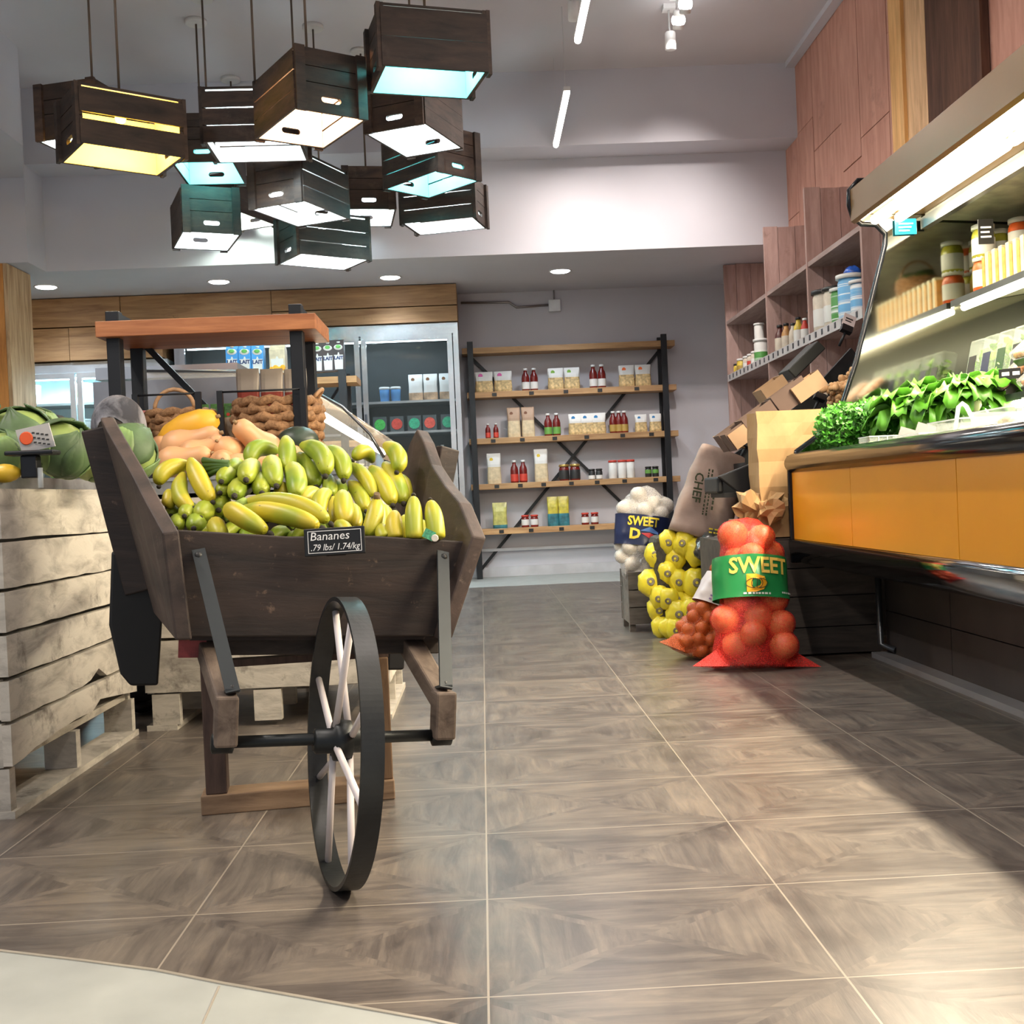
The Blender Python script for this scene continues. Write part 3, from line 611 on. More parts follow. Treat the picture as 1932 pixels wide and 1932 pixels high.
# lower layer filling the tray
q4 = (Rz(rad(18)) @ Matrix.Rotation(rad(4.5), 3, 'Y'))
for k in range(9):
    fx, fy = (k % 3-1)*.145, .38+(k//3)*.19
    c = bw+q4 @ Vector((fx*1.15, fy, .585+.04*(k//3)))
    t = thing('banana_bunch', 'banana hand in the lower layer under the %s of the pile' % (['front left', 'front middle', 'front right', 'middle left', 'centre', 'middle right', 'rear left', 'rear middle', 'rear right'][k]), 'bananas', c, group='bananas in the barrow')
    for j in range(4):
        a = R.uniform(-.5, .5)+1.57; dv = Vector((math.cos(a), math.sin(a), 0))*.07; off = Vector((-.045+j*.03, R.uniform(-.02, .02), R.uniform(0, .03)))
        P = [off-dv, off+Vector((0, 0, .045)), off+dv]; pts = []; rs = []
        for i in range(12):
            f = i/11; pts.append(P[0]*(1-f)**2+P[1]*2*f*(1-f)+P[2]*f*f); rs.append(.021*[.3, .42, .72, .93, 1, 1.03, 1.03, 1, .94, .8, .52, .24][i])
        MB().tube(pts[:-1], rs[:-1], 6, 0).tube(pts[-2:], rs[-2:], 6, 1).build('banana', [BG if k > 2 else BM, BT], t, sub=1)
t = tag(MB().box((-.012, 0, -.010), (.012, .001, .010), rot=Matrix.Rotation(.5, 3, 'Y'), pivot=(0, 0, 0)).lathe([(.008, 0), (.007, .001)], (.012, -.001, -.008), 12, 1, rot=Matrix.Rotation(rad(90), 3, 'X')).build('banana_sticker', [plain('sticker_green', (.10, .40, .22), .4, 0, .5, 200), plain('sticker_white', (.75, .7, .6), .4)]), 'small green banana sticker at the right front corner', 'sticker')
t.location = W(*zp((1600, 632)), 2.40)
# ================================================================ BLACK RACK WITH BASKETS
rk = thing('display_rack', 'black steel display rack with an orange-brown wood top behind the squash', 'rack', (-1.12, 4.65, 0))
o = rk.location
for x in (-1.452, -.732):
    for y in (4.5, 4.80): MB().box((x, y, 0), (x+.052, y+.052, 1.525)).build('post', K(), rk, off=o, bevel=.003)
    MB().box((x+.005, y-.25, 1.49), (x+.047, y, 1.52)).build('side_bar', K(), rk, off=o)
MB().box((-1.48, 4.46, 1.418), (-.622, 4.86, 1.480)).build('top_board', wood('orange_board', (.30, .10, .035), (.50, .20, .075), (1, 12, 12), .5), rk, off=o, bevel=.003)
for z in (.93,): MB().box((-1.48, 4.47, z-.04), (-.62, 4.87, z)).build('shelf_board', wood('orange_board', 0, 0), rk, off=o)
MB().bar((-1.40, 4.83, 1.44), (-1.15, 4.83, 1.16), .025, .025).build('brace', K(), rk, off=o)
mb = MB()
for (x0, x1) in ((-1.34, -1.095), (-1.01, -.685)):
    mb.tube([(x0, 4.47, 1.185), (x1, 4.47, 1.185)], .004, 6)
    for x in (x0, x1):
        mb.box((x-.011, 4.46, .93), (x+.011, 4.482, 1.19))
mb.build('wire_fence', K(), rk, off=o)
jute = wood('jute', (.16, .075, .03), (.46, .25, .115), (30, 30, 30), .8, (.3, .7), None, .6, 0)
def basket(loc, r, h, label, handle, rows=8, name='woven_basket', mt=None, bump=.16):
    t = thing(name, label, 'basket', loc); mb = MB(); mt = mt or jute
    for i in range(rows):
        z = (i+.5)*h/rows; n = 44; rr = r*(.86+.16*math.sin(min(1, (i+1)/rows)*2.4)); tr = h/rows*.62
        pts = []; rs = []
        for k in range(n):
            a = 2*math.pi*k/n; q = rr+tr*.35*math.cos(a*11+i*math.pi)
            pts.append((q*math.cos(a), q*math.sin(a), z+tr*.3*math.sin(a*11+i*2.1))); rs.append(tr*(1+bump*2*math.cos(a*22+i*1.3)))
        mb.tube(pts, rs, 7, closed=True)
    mb.lathe([(r*.84, 0), (r*.84, .006)], n=24); mb.build('weave', mt, t)
    for s_ in handle:
        if s_ == 'arch': pts = [(r*.62*math.cos(a), -r*.75, h+r*.62*math.sin(a)) for a in [math.pi*i/12 for i in range(13)]]
        elif s_ == 'over': pts = [(r*.9*math.cos(a), 0, h*.9+r*1.0*math.sin(a)) for a in [math.pi*i/12 for i in range(13)]]
        else: pts = [(r*.95+.03*math.sin(a), .04*math.cos(a), h+.0+.035*math.sin(a)) for a in [math.pi*i/10 for i in range(11)]]
        MB().tube(pts, .0085 if s_ != 'over' else .006, 8).build('handle', plain('cane', (.42, .24, .12), .6, 0, .2, 60), t)
    return t
basket((-.82, 4.665, .93), .163, .235, 'large braided basket in the middle of the black rack', ['ear'], 7)
basket((-1.215, 4.665, .93), .128, .205, 'smaller braided basket with an arched cane handle, left on the black rack', ['arch'], 7)
def pouch(loc, w_, h_, d_, mats, label, cat='packet', name='food_pouch', group=None, rotz=0, split=.5, mark=None, parts=True, topw=1.0):
    """gusseted pouch: lower body and upper label as parts"""
    t = thing(name, label, cat, loc, (0, 0, rotz), group)
    def seg(z0, z1, mi, nm):
        vs = []; n = 5
        for i in range(n+1):
            z = z0+(z1-z0)*i/n; f = z/h_; dd = d_/2*(1-.92*max(0, (f-.62)/.38)**1.5)*(1 if f > .03 else .85); ww = w_/2*(1+.03*math.sin(f*9))*(1-(1-topw)*f)
            for k in range(12):
                a = 2*math.pi*(k+.5)/12; sx = math.copysign(abs(math.cos(a))**.45, math.cos(a)); sy = math.copysign(abs(math.sin(a))**.6, math.sin(a)); vs.append((ww*sx, dd*sy, z))
        fs = [(12*i+k, 12*i+(k+1) % 12, 12*i+12+(k+1) % 12, 12*i+12+k) for i in range(n) for k in range(12)]
        fs += [tuple(reversed(range(12))), tuple(12*n+k for k in range(12))]
        MB().add(vs, fs, 0, False).build(nm, mats[mi], t)
    seg(0, h_*split, 0, 'body'); seg(h_*split, h_, 1, 'label_top')
    if mark: MB().lathe([(w_*.13, 0), (w_*.12, .001)], (-w_*.18, -d_/2*.75, h_*.80), 12, rot=Matrix.Rotation(rad(90), 3, 'X')).build('emblem', mark, t)
    return t
redp = plain('pouch_red', (.32, .045, .02), .4, 0, .35, 25); greyp = plain('pouch_cream', (.46, .40, .34), .5, 0, .12, 12)
for i, (u, nm) in enumerate(((472, 'left'), (517, 'middle'), (562, 'right, behind the black post'))):
    pouch(W(u, 812, 4.80)*1.0, .095, .26, .04, [redp, greyp], 'cream and red dried food pouch behind the large basket, '+nm, group='cream and red pouches', split=.62)
for i, u in enumerate((275, 303)):
    p = W(u, 780, 4.79); p.z = .93; pouch(p, .055, .225, .04, [redp, redp], 'red packet behind the small basket, '+('left' if i == 0 else 'right'), group='red packets')
pepper = plain('pepper_bag', (.36, .27, .17), .5, 0, .5, 20); greenp = plain('leaf_green', (.06, .20, .03), .5, 0, .5, 60)
for i, u in enumerate((382, 412, 438)):
    p = W(u, 800, 4.74); p.z = .93; t = pouch(p, .058, .235, .05, [pepper, greenp], 'kraft bag with green leaves printed at its top, %s of the three between the baskets' % ('left', 'middle', 'right')[i], group='leafy bags between the baskets', split=.75, mark=plain('pepper_red', (.7, .06, .02), .4))
p = W(413, 830, 4.62); t = tag(MB().box((-.06, -.06, .93), (.06, .05, .985)).build('wooden_box', wood('orange_board', 0, 0), off=(0, 0, .93)), 'small brown wooden box between the two baskets', 'box'); t.location = (p.x, 4.60, .931)
# ================================================================ PERSON behind the bins
def skin_fig(name, verts, edges, mat, parent, off, levels=2):
    me = bpy.data.meshes.new(name); me.from_pydata([tuple(Vector(v[:3])-Vector(off)) for v in verts], edges, []); ob = bpy.data.objects.new(name, me); C.objects.link(ob)
    ob.parent = parent; me.materials.append(mat); ob.modifiers.new('skin', 'SKIN'); s = ob.modifiers.new('sub', 'SUBSURF'); s.levels = levels; s.render_levels = levels
    for i, v in enumerate(verts): me.skin_vertices[0].data[i].radius = (v[3], v[4] if len(v) > 4 else v[3])
    me.skin_vertices[0].data[0].use_root = True
    return ob
hd = W(224, 790, 4.10)
per = thing('person', 'person in a grey cap and dark jacket crouching behind the cabbages, back to the camera', 'person', (hd.x-.06, 4.0, 0)); po = per.location
X0 = hd.x
v = [(X0-.08, 3.93, .50, .13, .11), (X0-.06, 3.96, .66, .125, .10), (X0-.04, 4.02, .80, .14, .09), (X0-.02, 4.06, .88, .06), (X0-.01, 4.08, .95, .05), (X0, 4.10, 1.0, .045),
     (X0-.16, 4.03, .86, .055), (X0-.19, 4.02, 1.06, .050), (X0-.27, 4.16, 1.03, .036), (X0-.29, 4.28, 1.0, .022),
     (X0+.10, 4.03, .84, .055), (X0+.13, 4.20, .70, .045), (X0+.10, 4.38, .74, .034), (X0+.09, 4.46, .75, .022),
     (X0-.17, 3.95, .45, .085), (X0-.22, 4.30, .46, .065), (X0-.20, 4.06, .09, .042), (X0-.20, 4.18, .035, .035),
     (X0+.01, 3.95, .45, .085), (X0+.04, 4.30, .46, .065), (X0+.03, 4.06, .09, .042), (X0+.03, 4.18, .035, .035)]
e = [(0, 1), (1, 2), (2, 3), (3, 4), (4, 5), (2, 6), (6, 7), (7, 8), (8, 9), (2, 10), (10, 11), (11, 12), (12, 13), (0, 14), (14, 15), (15, 16), (16, 17), (0, 18), (18, 19), (19, 20), (20, 21)]
skin_fig('body', v, e, plain('dark_jacket', (.022, .024, .030), .8, 0, .3, 20), per, po)
skinm = plain('skin', (.52, .28, .19), .5, 0, .08)
def headfn(q): return 1+.06*max(0, q.y)*max(0, -q.z)+.05*max(0, -q.y)
mb = MB().sphere(hd+Vector((0, .0, -.03)), .088, 20, scale=(.86, 1.05, 1.18), fn=headfn)
for s_ in (-1, 1): mb.sphere(hd+Vector((s_*.078, .005, -.045)), .02, 8, scale=(.45, 1, 1.5)); mb.sphere(hd+Vector((s_*.03, .082, -.03)), .011, 8)
mb.sphere(hd+Vector((0, .098, -.055)), .014, 8, scale=(.8, 1, 1.4)); mb.sphere(hd+Vector((0, .085, -.092)), .012, 8, scale=(1.8, .6, .5))
mb.build('head', skinm, per, off=po)
MB().sphere(hd+Vector((0, -.012, -.028)), .093, 18, scale=(.88, 1.0, 1.02)).build('hair', plain('dark_hair', (.03, .022, .018), .7, 0, .4, 60), per, off=po)
mb = MB(); n = 28; m_ = 10; vs = []; fs = []
for i in range(m_+1):
    ph = i/m_*1.75
    for k in range(n):
        a = 2*math.pi*k/n; rr = .102*(1+.012*abs(math.sin(3*a)));
        lim = ph
        if abs(((a+math.pi/2+math.pi) % (2*math.pi))-math.pi) < .62: lim = min(ph, 1.28+.35*(abs(((a+math.pi/2+math.pi) % (2*math.pi))-math.pi)/.62)**2)
        vs.append(hd+Vector((rr*.92*math.sin(lim)*math.cos(a), rr*1.05*math.sin(lim)*math.sin(a), -.03+rr*1.12*math.cos(lim))))
for i in range(m_):
    for k in range(n): fs.append((i*n+k, (i+1)*n+k, (i+1)*n+(k+1) % n, i*n+(k+1) % n))
cap = mb.add(vs, fs, 0, True).build('cap', wood('cap_cloth', (.05, .05, .06), (.30, .30, .33), (1, 1, 1), .9, (.35, .6), None, .1, 0, 9), per, off=po)
s = cap.modifiers.new('s', 'SOLIDIFY'); s.thickness = .004
vs = [hd+Vector((.108*.95*math.sin(a), .105*math.cos(a)*0-.098*math.cos(a*.9), -.045+.045*math.cos(a))) for a in [-1.25+2.5*i/12 for i in range(13)]]
MB().tube(vs, .007, 6, squash=1).build('strap', plain('cap_band', (.26, .26, .28), .8), cap)
MB().prism([(-.07, 0), (.07, 0), (.06, .05), (.03, .075), (-.03, .075), (-.06, .05)], (hd+Vector((0, .085, -.03)), (1, 0, 0), (0, 1, -.15)), .006).build('visor', plain('cap_band', 0), cap, off=po)
for q in ((v[9], 1), (v[13], -1)):   # hands
    c = Vector(q[0][:3]); mb = MB().sphere(c+Vector((0, .03, 0)), .034, 10, scale=(.9, 1.1, .5))
    for k in range(4): mb.tube([c+Vector((-.024+.016*k, .055, 0)), c+Vector((-.026+.017*k, .085+.006*(k in (1, 2)), .002)), c+Vector((-.026+.017*k, .105+.008*(k in (1, 2)), -.014))], [.009, .0085, .006], 7)
    mb.tube([c+Vector((q[1]*.028, .02, 0)), c+Vector((q[1]*.048, .045, -.004)), c+Vector((q[1]*.046, .065, -.012))], [.011, .009, .007], 7)
    mb.build('hand', skinm, per, off=po)
for k in (17, 21):
    c = Vector(v[k][:3]); MB().sphere((c.x, c.y-.03, .03), .05, 10, scale=(.85, 2.2, .6)).build('shoe', K(), per, off=po)
# ================================================================ BACK LEFT: deli counter, carton rack, fridges
steel = plain('stainless', (.55, .56, .58), .25, .9, .12, 3); dsteel = plain('dark_steel', (.14, .15, .16), .3, .8)
dl = thing('deli_counter', 'glass-fronted deli counter with a curved pane and a bright tube inside', 'deli counter', (-1.1, 6.8, 0)); o = dl.location
MB().box((-1.75, 5.2, .0), (-.50, 8.5, .86)).build('base', plain('counter_grey', (.30, .31, .33), .5, .2), dl, off=o)
pr = [(-.44, .93), (-.50, 1.04), (-.62, 1.17), (-.80, 1.28), (-1.05, 1.35), (-1.5, 1.37)]
mb = MB(); vs = [(x, y, z) for x, z in pr for y in (5.2, 8.5)]; mb.add(vs, [(2*i, 2*i+1, 2*i+3, 2*i+2) for i in range(len(pr)-1)], 0, True)
g = clear('amber_glass', (.55, .42, .30), .45, .05)
mb.build('curved_glass', g, dl, off=o).modifiers.new('s', 'SOLIDIFY').thickness = .008
MB().tube([(x, 5.2, z) for x, z in pr], .008, 6).build('glass_edge', dsteel, dl, off=o)
MB().prism([(-.44, .88)]+pr+[(-1.5, .88)], ((0, 5.2, 0), (1, 0, 0), (0, 0, 1)), .006).build('end_glass', clear('end_glass', (.7, .72, .7), .22, .05), dl, off=o)
MB().box((-1.75, 5.2, .86), (-.44, 8.5, .89)).build('deck', plain('deck_white', (.7, .68, .62), .4), dl, off=o)
MB().box((-1.75, 5.25, 1.345), (-1.1, 8.45, 1.40)).build('canopy', steel, dl, off=o)
MB().tube([(-.76, 5.3, 1.165), (-.72, 8.45, 1.10)], .022, 10).build('light_tube', emit('tube_warm', (1, .93, .78), 12), dl, off=o)
strip((-.75, 6.9, 1.12), .03, 3.0, 22, (1, .90, .72))
MB().box((-1.72, 5.12, .9), (-.80, 5.19, 1.32)).build('end_panel', plain('panel_grey', (.30, .31, .34), .3, .5), dl, off=o)
for i, (x, y, z, c) in enumerate(((-.72, 5.6, .89, (.6, .5, .35)), (-.72, 6.0, .89, (.55, .2, .1)), (-.75, 6.5, .89, (.65, .55, .4)), (-.72, 7.1, .89, (.5, .35, .15)), (-.95, 5.8, .89, (.7, .6, .4)))):
    MB().box((-.11, -.13, 0), (.11, .13, .05)).sphere((0, 0, .05), .09, 10, 1, scale=(1, 1.2, .4)).build
    t = thing('deli_dish', 'white dish of food in the deli counter, number %s from the near end' % ('one', 'two', 'three', 'four', 'five')[i] if 0 else 'white dish in the deli counter, %s' % ('nearest at the front', 'second at the front', 'third at the front', 'farthest at the front', 'near one at the back')[i], 'dish', (x, y, z), group='dishes in the deli counter')
    MB().lathe([(.07, 0), (.11, .045), (.105, .045), (.06, .01)], n=20).build('dish', plain('dish_white', (.75, .74, .70), .3), t)
    MB().sphere((0, 0, .025), .085, 12, scale=(1, 1, .4), fn=lambda q: 1+.1*noise.noise(q*5)).build('food', plain('food%d' % i, c, .6, 0, .3, 40), t)
# rack of cartons
cr = thing('carton_rack', 'wood and black steel shelf with milk cartons behind the deli counter', 'rack', (-1.7, 8.95, 0)); o = cr.location
zc = W(600, 712, 8.82).z
MB().box((-2.55, 8.80, zc-.05), (-.93, 9.12, zc)).build('shelf_board', pine(), cr, off=o)
MB().box((-2.55, 8.80, zc-.55), (-.93, 9.12, zc-.50)).build('shelf_board', pine(), cr, off=o)
for x in (-2.5, -1.07):
    for y in (8.79, 9.08): MB().box((x, y, 0), (x+.06, y+.05, zc+.05)).build('post', K(), cr, off=o)
MB().bar((-1.06, 9.14, zc+.02), (-1.5, 9.14, zc-.62), .03, .02).build('brace', K(), cr, off=o)
def carton(loc, w_, h_, base, face, label, txt=None, emb=True, group=None, cap=True, name='milk_carton'):
    t = thing(name, label, 'carton', loc, group=group)
    MB().box((-w_/2, 0, 0), (w_/2, w_, h_*.82)).add([(-w_/2, 0, h_*.82), (w_/2, 0, h_*.82), (w_/2, w_, h_*.82), (-w_/2, w_, h_*.82), (-w_/2, w_*.45, h_), (w_/2, w_*.45, h_), (w_/2, w_*.55, h_), (-w_/2, w_*.55, h_)],
        [(0, 1, 5, 4), (2, 3, 7, 6), (1, 2, 6, 5), (3, 0, 4, 7), (4, 5, 6, 7)]).build('body', base, t)
    MB().prism([(-w_*.36, .01), (w_*.36, .01), (w_*.42, h_*.5), (w_*.1, h_*.5), (w_*.04, h_*.58), (-w_*.04, h_*.58), (-w_*.1, h_*.5), (-w_*.42, h_*.5)], ((0, -.001, 0), (1, 0, 0), (0, 0, 1)), .001).build('label', face, t)
    if emb:
        MB().sphere((0, .0, h_*.74), w_*.42, 12, scale=(1, .12, .62)).build('splash', plain('carton_white', (.78, .80, .80), .4), t)
        MB().sphere((0, -.006, h_*.76), w_*.24, 10, scale=(1, .15, .7)).build('leaf', plain('leaf_emb', (.15, .50, .12), .4), t)
    if cap: MB().lathe([(w_*.16, 0), (w_*.16, .012)], (0, w_*.25, h_*.88), 10).build('cap', plain('carton_white', 0), t)
    if txt: text(txt, w_*.42, plain('ink_blue', (.03, .05, .15), .5), t, loc=(0, -.003, h_*.40), bold=.002)
    return t
cw = plain('carton_white', (.78, .80, .80), .4); cb = plain('carton_blue', (.06, .32, .75), .4, 0, .1); cd = plain('carton_dark', (.05, .04, .045), .4); cy_ = plain('carton_cream', (.70, .62, .45), .4, 0, .2, 20)
for k, u in enumerate((439, 463, 487)):
    carton(W(u, 706, 8.86)*1.0, .094, .235, cb, cw, 'blue milk carton, %s of three on the back shelf' % ('left', 'middle', 'right')[k], 'LAIT' if k == 0 else 'LAIT', group='blue cartons')
p = W(524, 704, 8.86); t = carton(p, .12, .225, cy_, cw, 'cream carton with orange fruit between blue cartons and black post', None, False, cap=False, name='juice_carton')
for k in range(4): MB().sphere((-.042+.028*k, -.004, .03+.012*(k % 2)), .022, 10, scale=(1, .2, 1)).build('fruit_print', plain('orange_print', (.90, .42, .02), .4), t)
for k, u in enumerate((600, 620, 640)):
    carton(W(u, 702-k*1.5, 8.84), .084, .245, cd, cw, 'black and white milk carton, %s of three beside the black post' % ('left', 'middle', 'right')[k], 'LAIT', group='black and white cartons')
# fridges
def fridge(name, label, xs, y0, z1, depth, frame, inside, light, lightp, rows):
    """glass-door fridge against the back wall, xs = edges of the doors"""
    x0, x1 = xs[0], xs[-1]; t = thing(name, label, 'fridge', ((x0+x1)/2, y0+depth/2, 0)); o = t.location; y1 = y0+depth
    MB().box((x0-.04, y0+.03, 0), (x0, y1, z1)).box((x1, y0+.03, 0), (x1+.04, y1, z1)).box((x0, y0+.03, z1-.10), (x1, y1, z1)).box((x0, y1-.03, .12), (x1, y1, z1-.10)).box((x0, y0+.03, 0), (x1, y1, .12)).build('cabinet', inside, t, off=o)
    MB().box((x0-.045, y0, z1-.09), (x1+.045, y0+.03, z1)).box((x1, y0, 0), (x1+.045, y0+.03, z1-.09)).box((x0-.045, y0, 0), (x0, y0+.03, z1-.09)).box((x0, y0, 0), (x1, y0+.03, .12)).build('front_frame', frame, t, off=o)
    for z in rows: MB().box((x0, y0+.10, z-.02), (x1, y1-.03, z)).build('wire_shelf', plain('shelf_grey', (.35, .37, .38), .4, .3), t, off=o)
    for a, b in zip(xs[:-1], xs[1:]):
        mb = MB(); f = .045; z0 = .125; zt = z1-.095; a += .008; b -= .008
        mb.box((a, y0-.035, z0), (a+f, y0-.004, zt)).box((b-f, y0-.035, z0), (b, y0-.004, zt)).box((a+f, y0-.035, z0), (b-f, y0-.004, z0+f)).box((a+f, y0-.035, zt-f), (b-f, y0-.004, zt))
        d = mb.build('door', frame, t, off=o)
        MB().box((a+f, y0-.025, z0+f), (b-f, y0-.017, zt-f)).build('glass', clear('door_glass', (.10, .12, .12), .12, .03, .6), d, off=o)
        MB().tube([(a+.02, y0-.055, 1.0), (a+.02, y0-.055, 1.5)], .009, 8).build('door_handle', K(), d, off=o)
    MB().tube([(x0+.05, y0+.08, z1-.13), (x1-.05, y0+.08, z1-.13)], .012, 8).build('light_tube', emit('tube_cool', (.75, .93, 1), 5), t, off=o)
    strip(((x0+x1)/2, y0+.10, z1-.16), x1-x0-.1, .05, lightp, light)
    return t
fridge('glass_door_fridge', 'stainless glass-door fridge with dark interior, right of the black rack', [-2.57, -1.0, -.19], 9.90, 2.275, .48, steel, plain('fridge_dark', (.02, .028, .03), .5), (.65, .85, 1), 5, (.55, .95, 1.35, 1.62))
fridge('glass_door_fridge', 'white-lit glass-door fridge next to the wooden post, left', [-4.35, -3.46, -2.72], 9.90, 2.06, .48, plain('fridge_frame', (.50, .55, .60), .35, .3), plain('fridge_white', (.55, .68, .72), .5), (.60, .92, 1), 34, (.6, 1.0, 1.4, 1.72))
def tub(u, v, Y, r, h_, mb_, ml, label, cat='tub', group=None, name='food_tub', z=None):
    p = W(u, v, Y); 
    if z: p.z = z
    t = thing(name, label, cat, p, group=group)
    MB().lathe([(r*.85, 0), (r, h_*.8), (r, h_*.82)], n=16).build('tub_body', mb_, t); MB().lathe([(r*1.04, h_*.82), (r*1.04, h_*.97), (r*.95, h_)], n=16).build('lid', ml, t); return t
tw = plain('tub_white', (.70, .75, .76), .4); tb = plain('tub_blue', (.12, .35, .75), .4)
for k, u in enumerate((726, 747)): tub(u, 751, 10.06, .045, .13, tb, tw, 'blue tub with white lid in the dark fridge, %s one' % ('left', 'right')[k], group='blue tubs', z=1.62)
for k, u in enumerate((785, 813, 843)):
    p = W(u, 745, 10.08); p.z = 1.62; pouch(p, .125, .235, .05, [plain('kraft', (.45, .30, .18), .5, 0, .6, 14), plain('pouch_white', (.66, .68, .66), .5, 0, .1)], 'white food pouch in the dark fridge, %s of three' % ('left', 'middle', 'right')[k], group='white fridge pouches', split=.3, mark=plain('choc', (.22, .09, .03), .4))
for k, (u, v, c, z) in enumerate(((717, 806, (.05, .5, .08), 1.35), (749, 802, (.6, .05, .03), 1.35), (782, 802, (.03, .45, .25), 1.35), (811, 800, (.7, .08, .05), 1.35), (845, 800, (.03, .42, .22), 1.35), (790, 765, (.10, .12, .14), 1.35))[:5]):
    p = W(u, v, 10.04); p.z = z-.002
    t = thing('salad_pack', '%s round-lidded pack in the dark fridge, %s' % (('green', 'red', 'teal', 'red', 'teal')[k], ('far left', 'left of centre', 'middle', 'right of centre', 'far right')[k]), 'package', p, group='round packs in the fridge')
    MB().box((-.06, 0, 0), (.06, .10, .14)).build('pack_body', plain('pack_dark', (.06, .08, .09), .4), t)
    MB().lathe([(.045, 0), (.05, -.0), (.048, .006)], (0, 0, .07), 18, rot=Matrix.Rotation(rad(90), 3, 'X')).build('front_label', plain('lab%d' % k, c, .4, 0, .3, 60), t)
for k in range(10):
    row = k//5; u = 715+(k % 5)*30; p = W(u, 850, 10.1); p.z = (.95, .55)[row]
    t = thing('water_bottle', '%s bottle on the %s fridge shelf, place %s' % (('clear blue', 'yellow')[row], ('third', 'bottom')[row], ('at the left end', 'second from left', 'in the middle', 'second from right', 'at the right end')[k % 5]), 'bottle', p, group='bottles in the dark fridge')
    MB().lathe([(.034, 0), (.036, .15), (.03, .19), (.013, .23), (.013, .25)], n=14).build('bottle_body', plain('bluebottle', (.20, .50, .75), .2) if row == 0 else plain('yellowbottle', (.7, .55, .05), .3), t); MB().lathe([(.015, .25), (.015, .27)], n=10).build('cap', tw, t)
gd = plain('tub_green', (.15, .5, .12), .4, 0, .3, 20)
n = 0
for row, z in enumerate((1.0, 1.4, 1.72)):
    for k in range(8):
        x = -4.35+k*.205+(.05 if k > 3 else 0)
        if row == 2 and k % 2: continue
        t = thing('yogurt_tub', 'white tub in the white-lit fridge, %s shelf, %s' % (('lower', 'middle', 'upper')[row], ('far left', 'second', 'third', 'fourth', 'fifth', 'sixth', 'seventh', 'far right')[k]+' place'), 'tub', (x, 10.12, z), group='tubs in the white-lit fridge')
        MB().lathe([(.07, 0), (.08, .15), (.08, .16)], n=14).build('tub_body', tw, t); MB().lathe([(.084, .16), (.084, .18)], n=14).build('lid', tw if row else gd, t)
        MB().sphere((0, -.075, .08), .045, 10, scale=(1, .15, .9)).build('print', gd, t)
# ================================================================ PASTA RACK AT THE BACK WALL
pk = thing('shelf_rack', 'tall five-board wood and black steel shelf rack against the back wall', 'shelf rack', (.8, 10.29, 0)); o = pk.location
xl = W(893, 800, 10.2).x; xr = W(1258, 800, 10.2).x
ZS = (2.085, 1.685, 1.268, .856, .448)
for i, z in enumerate(ZS):
    l_ = W(873, 700, 10.2).x; r_ = W(1275, 700, 10.2).x
    MB().box((l_+.03*(i > 0), 10.19, z-.052), (r_, 10.41, z)).build('shelf_board', pine(), pk, off=o, bevel=.003)
for x in (xl, xr):
    for y in (10.17, 10.385): MB().box((x-.026, y, 0), (x+.026, y+.03, 2.14)).build('post', K(), pk, off=o)
MB().bar((xl, 10.40, 2.03), (xr-.1, 10.40, .30), .028, .008, up=(0, 1, 0)).build('brace', K(), pk, off=o)
MB().bar((xr, 10.392, 2.03), (xl, 10.392, .06), .028, .008, up=(0, 1, 0)).build('brace', K(), pk, off=o)
def zx(zx_): return W(860+zx_/3.33, 800, 10.25).x+ (0)
def mk_bag(wm, hm, top, base, dot):
    def f(x, z, label, group): return pouch((x, 10.27, z), wm, hm, .075, [base, top], label, 'food bag', 'pasta_bag', group, 0, .55, dot)
    return f
def bottle(x, z, y, s, body, lab, capm, label, group, prof=None, name='sauce_bottle', cat='bottle', lab_z=(.10, .45)):
    t = thing(name, label, cat, (x, y, z), group=group)
    prof = prof or [(.033, 0), (.036, .01), (.036, .115), (.031, .14), (.017, .165), (.016, .185)]
    MB().lathe([(a*s, b*s) for a, b in prof], n=16).build('bottle_body', body, t)
    zt = prof[-1][1]*s; rm = max(a for a, b in prof)*s
    MB().lathe([(rm*1.012, zt*lab_z[0]), (rm*1.015, zt*lab_z[0]+.002), (rm*1.015, zt*lab_z[1]), (rm*1.012, zt*lab_z[1]+.001)], n=16).build('label', lab, t)
    cr_ = prof[-1][0]*s; MB().lathe([(cr_*1.25, zt), (cr_*1.25, zt+.016*s), (cr_*1.0, zt+.019*s)], n=14).build('cap', capm, t)
    return t
jarp = [(.036, 0), (.039, .008), (.039, .085), (.034, .1), (.031, .105)]; canp = [(.035, 0), (.036, .004), (.036, .135), (.03, .14)]
wt = plain('paper_white', (.70, .69, .66), .6, 0, .06); pst = plain('pasta', (.58, .42, .20), .6, 0, .45, 45); pst2 = plain('pasta_pale', (.62, .50, .32), .6, 0, .2, 25)
red = plain('tomato', (.16, .012, .010), .25, 0, .3, 9); lr = plain('label_red', (.55, .05, .03), .5); lg = plain('label_green', (.13, .32, .06), .5); lw = wt; lgo = plain('label_gold', (.40, .26, .06), .5); lk = plain('label_black', (.02, .02, .02), .5)
capw = plain('cap_white', (.75, .75, .73), .4); capg = plain('cap_gold', (.55, .38, .12), .3, .7); capk = plain('cap_black', (.02, .02, .02), .4)
dots = {c: plain('dot_'+c, v_, .5) for c, v_ in dict(pink=(.65, .10, .35), green=(.20, .42, .05), orange=(.85, .16, .03), blue=(.03, .20, .45), yellow=(.70, .48, .03), brown=(.20, .08, .04)).items()}
brn = plain('kraft_top', (.42, .28, .19), .6, 0, .1)
def pos(k, n): return ('left', 'right')[k] if n == 2 else ('left', 'middle', 'right')[k]
rownm = ('', 'second', 'third', 'fourth', 'bottom')
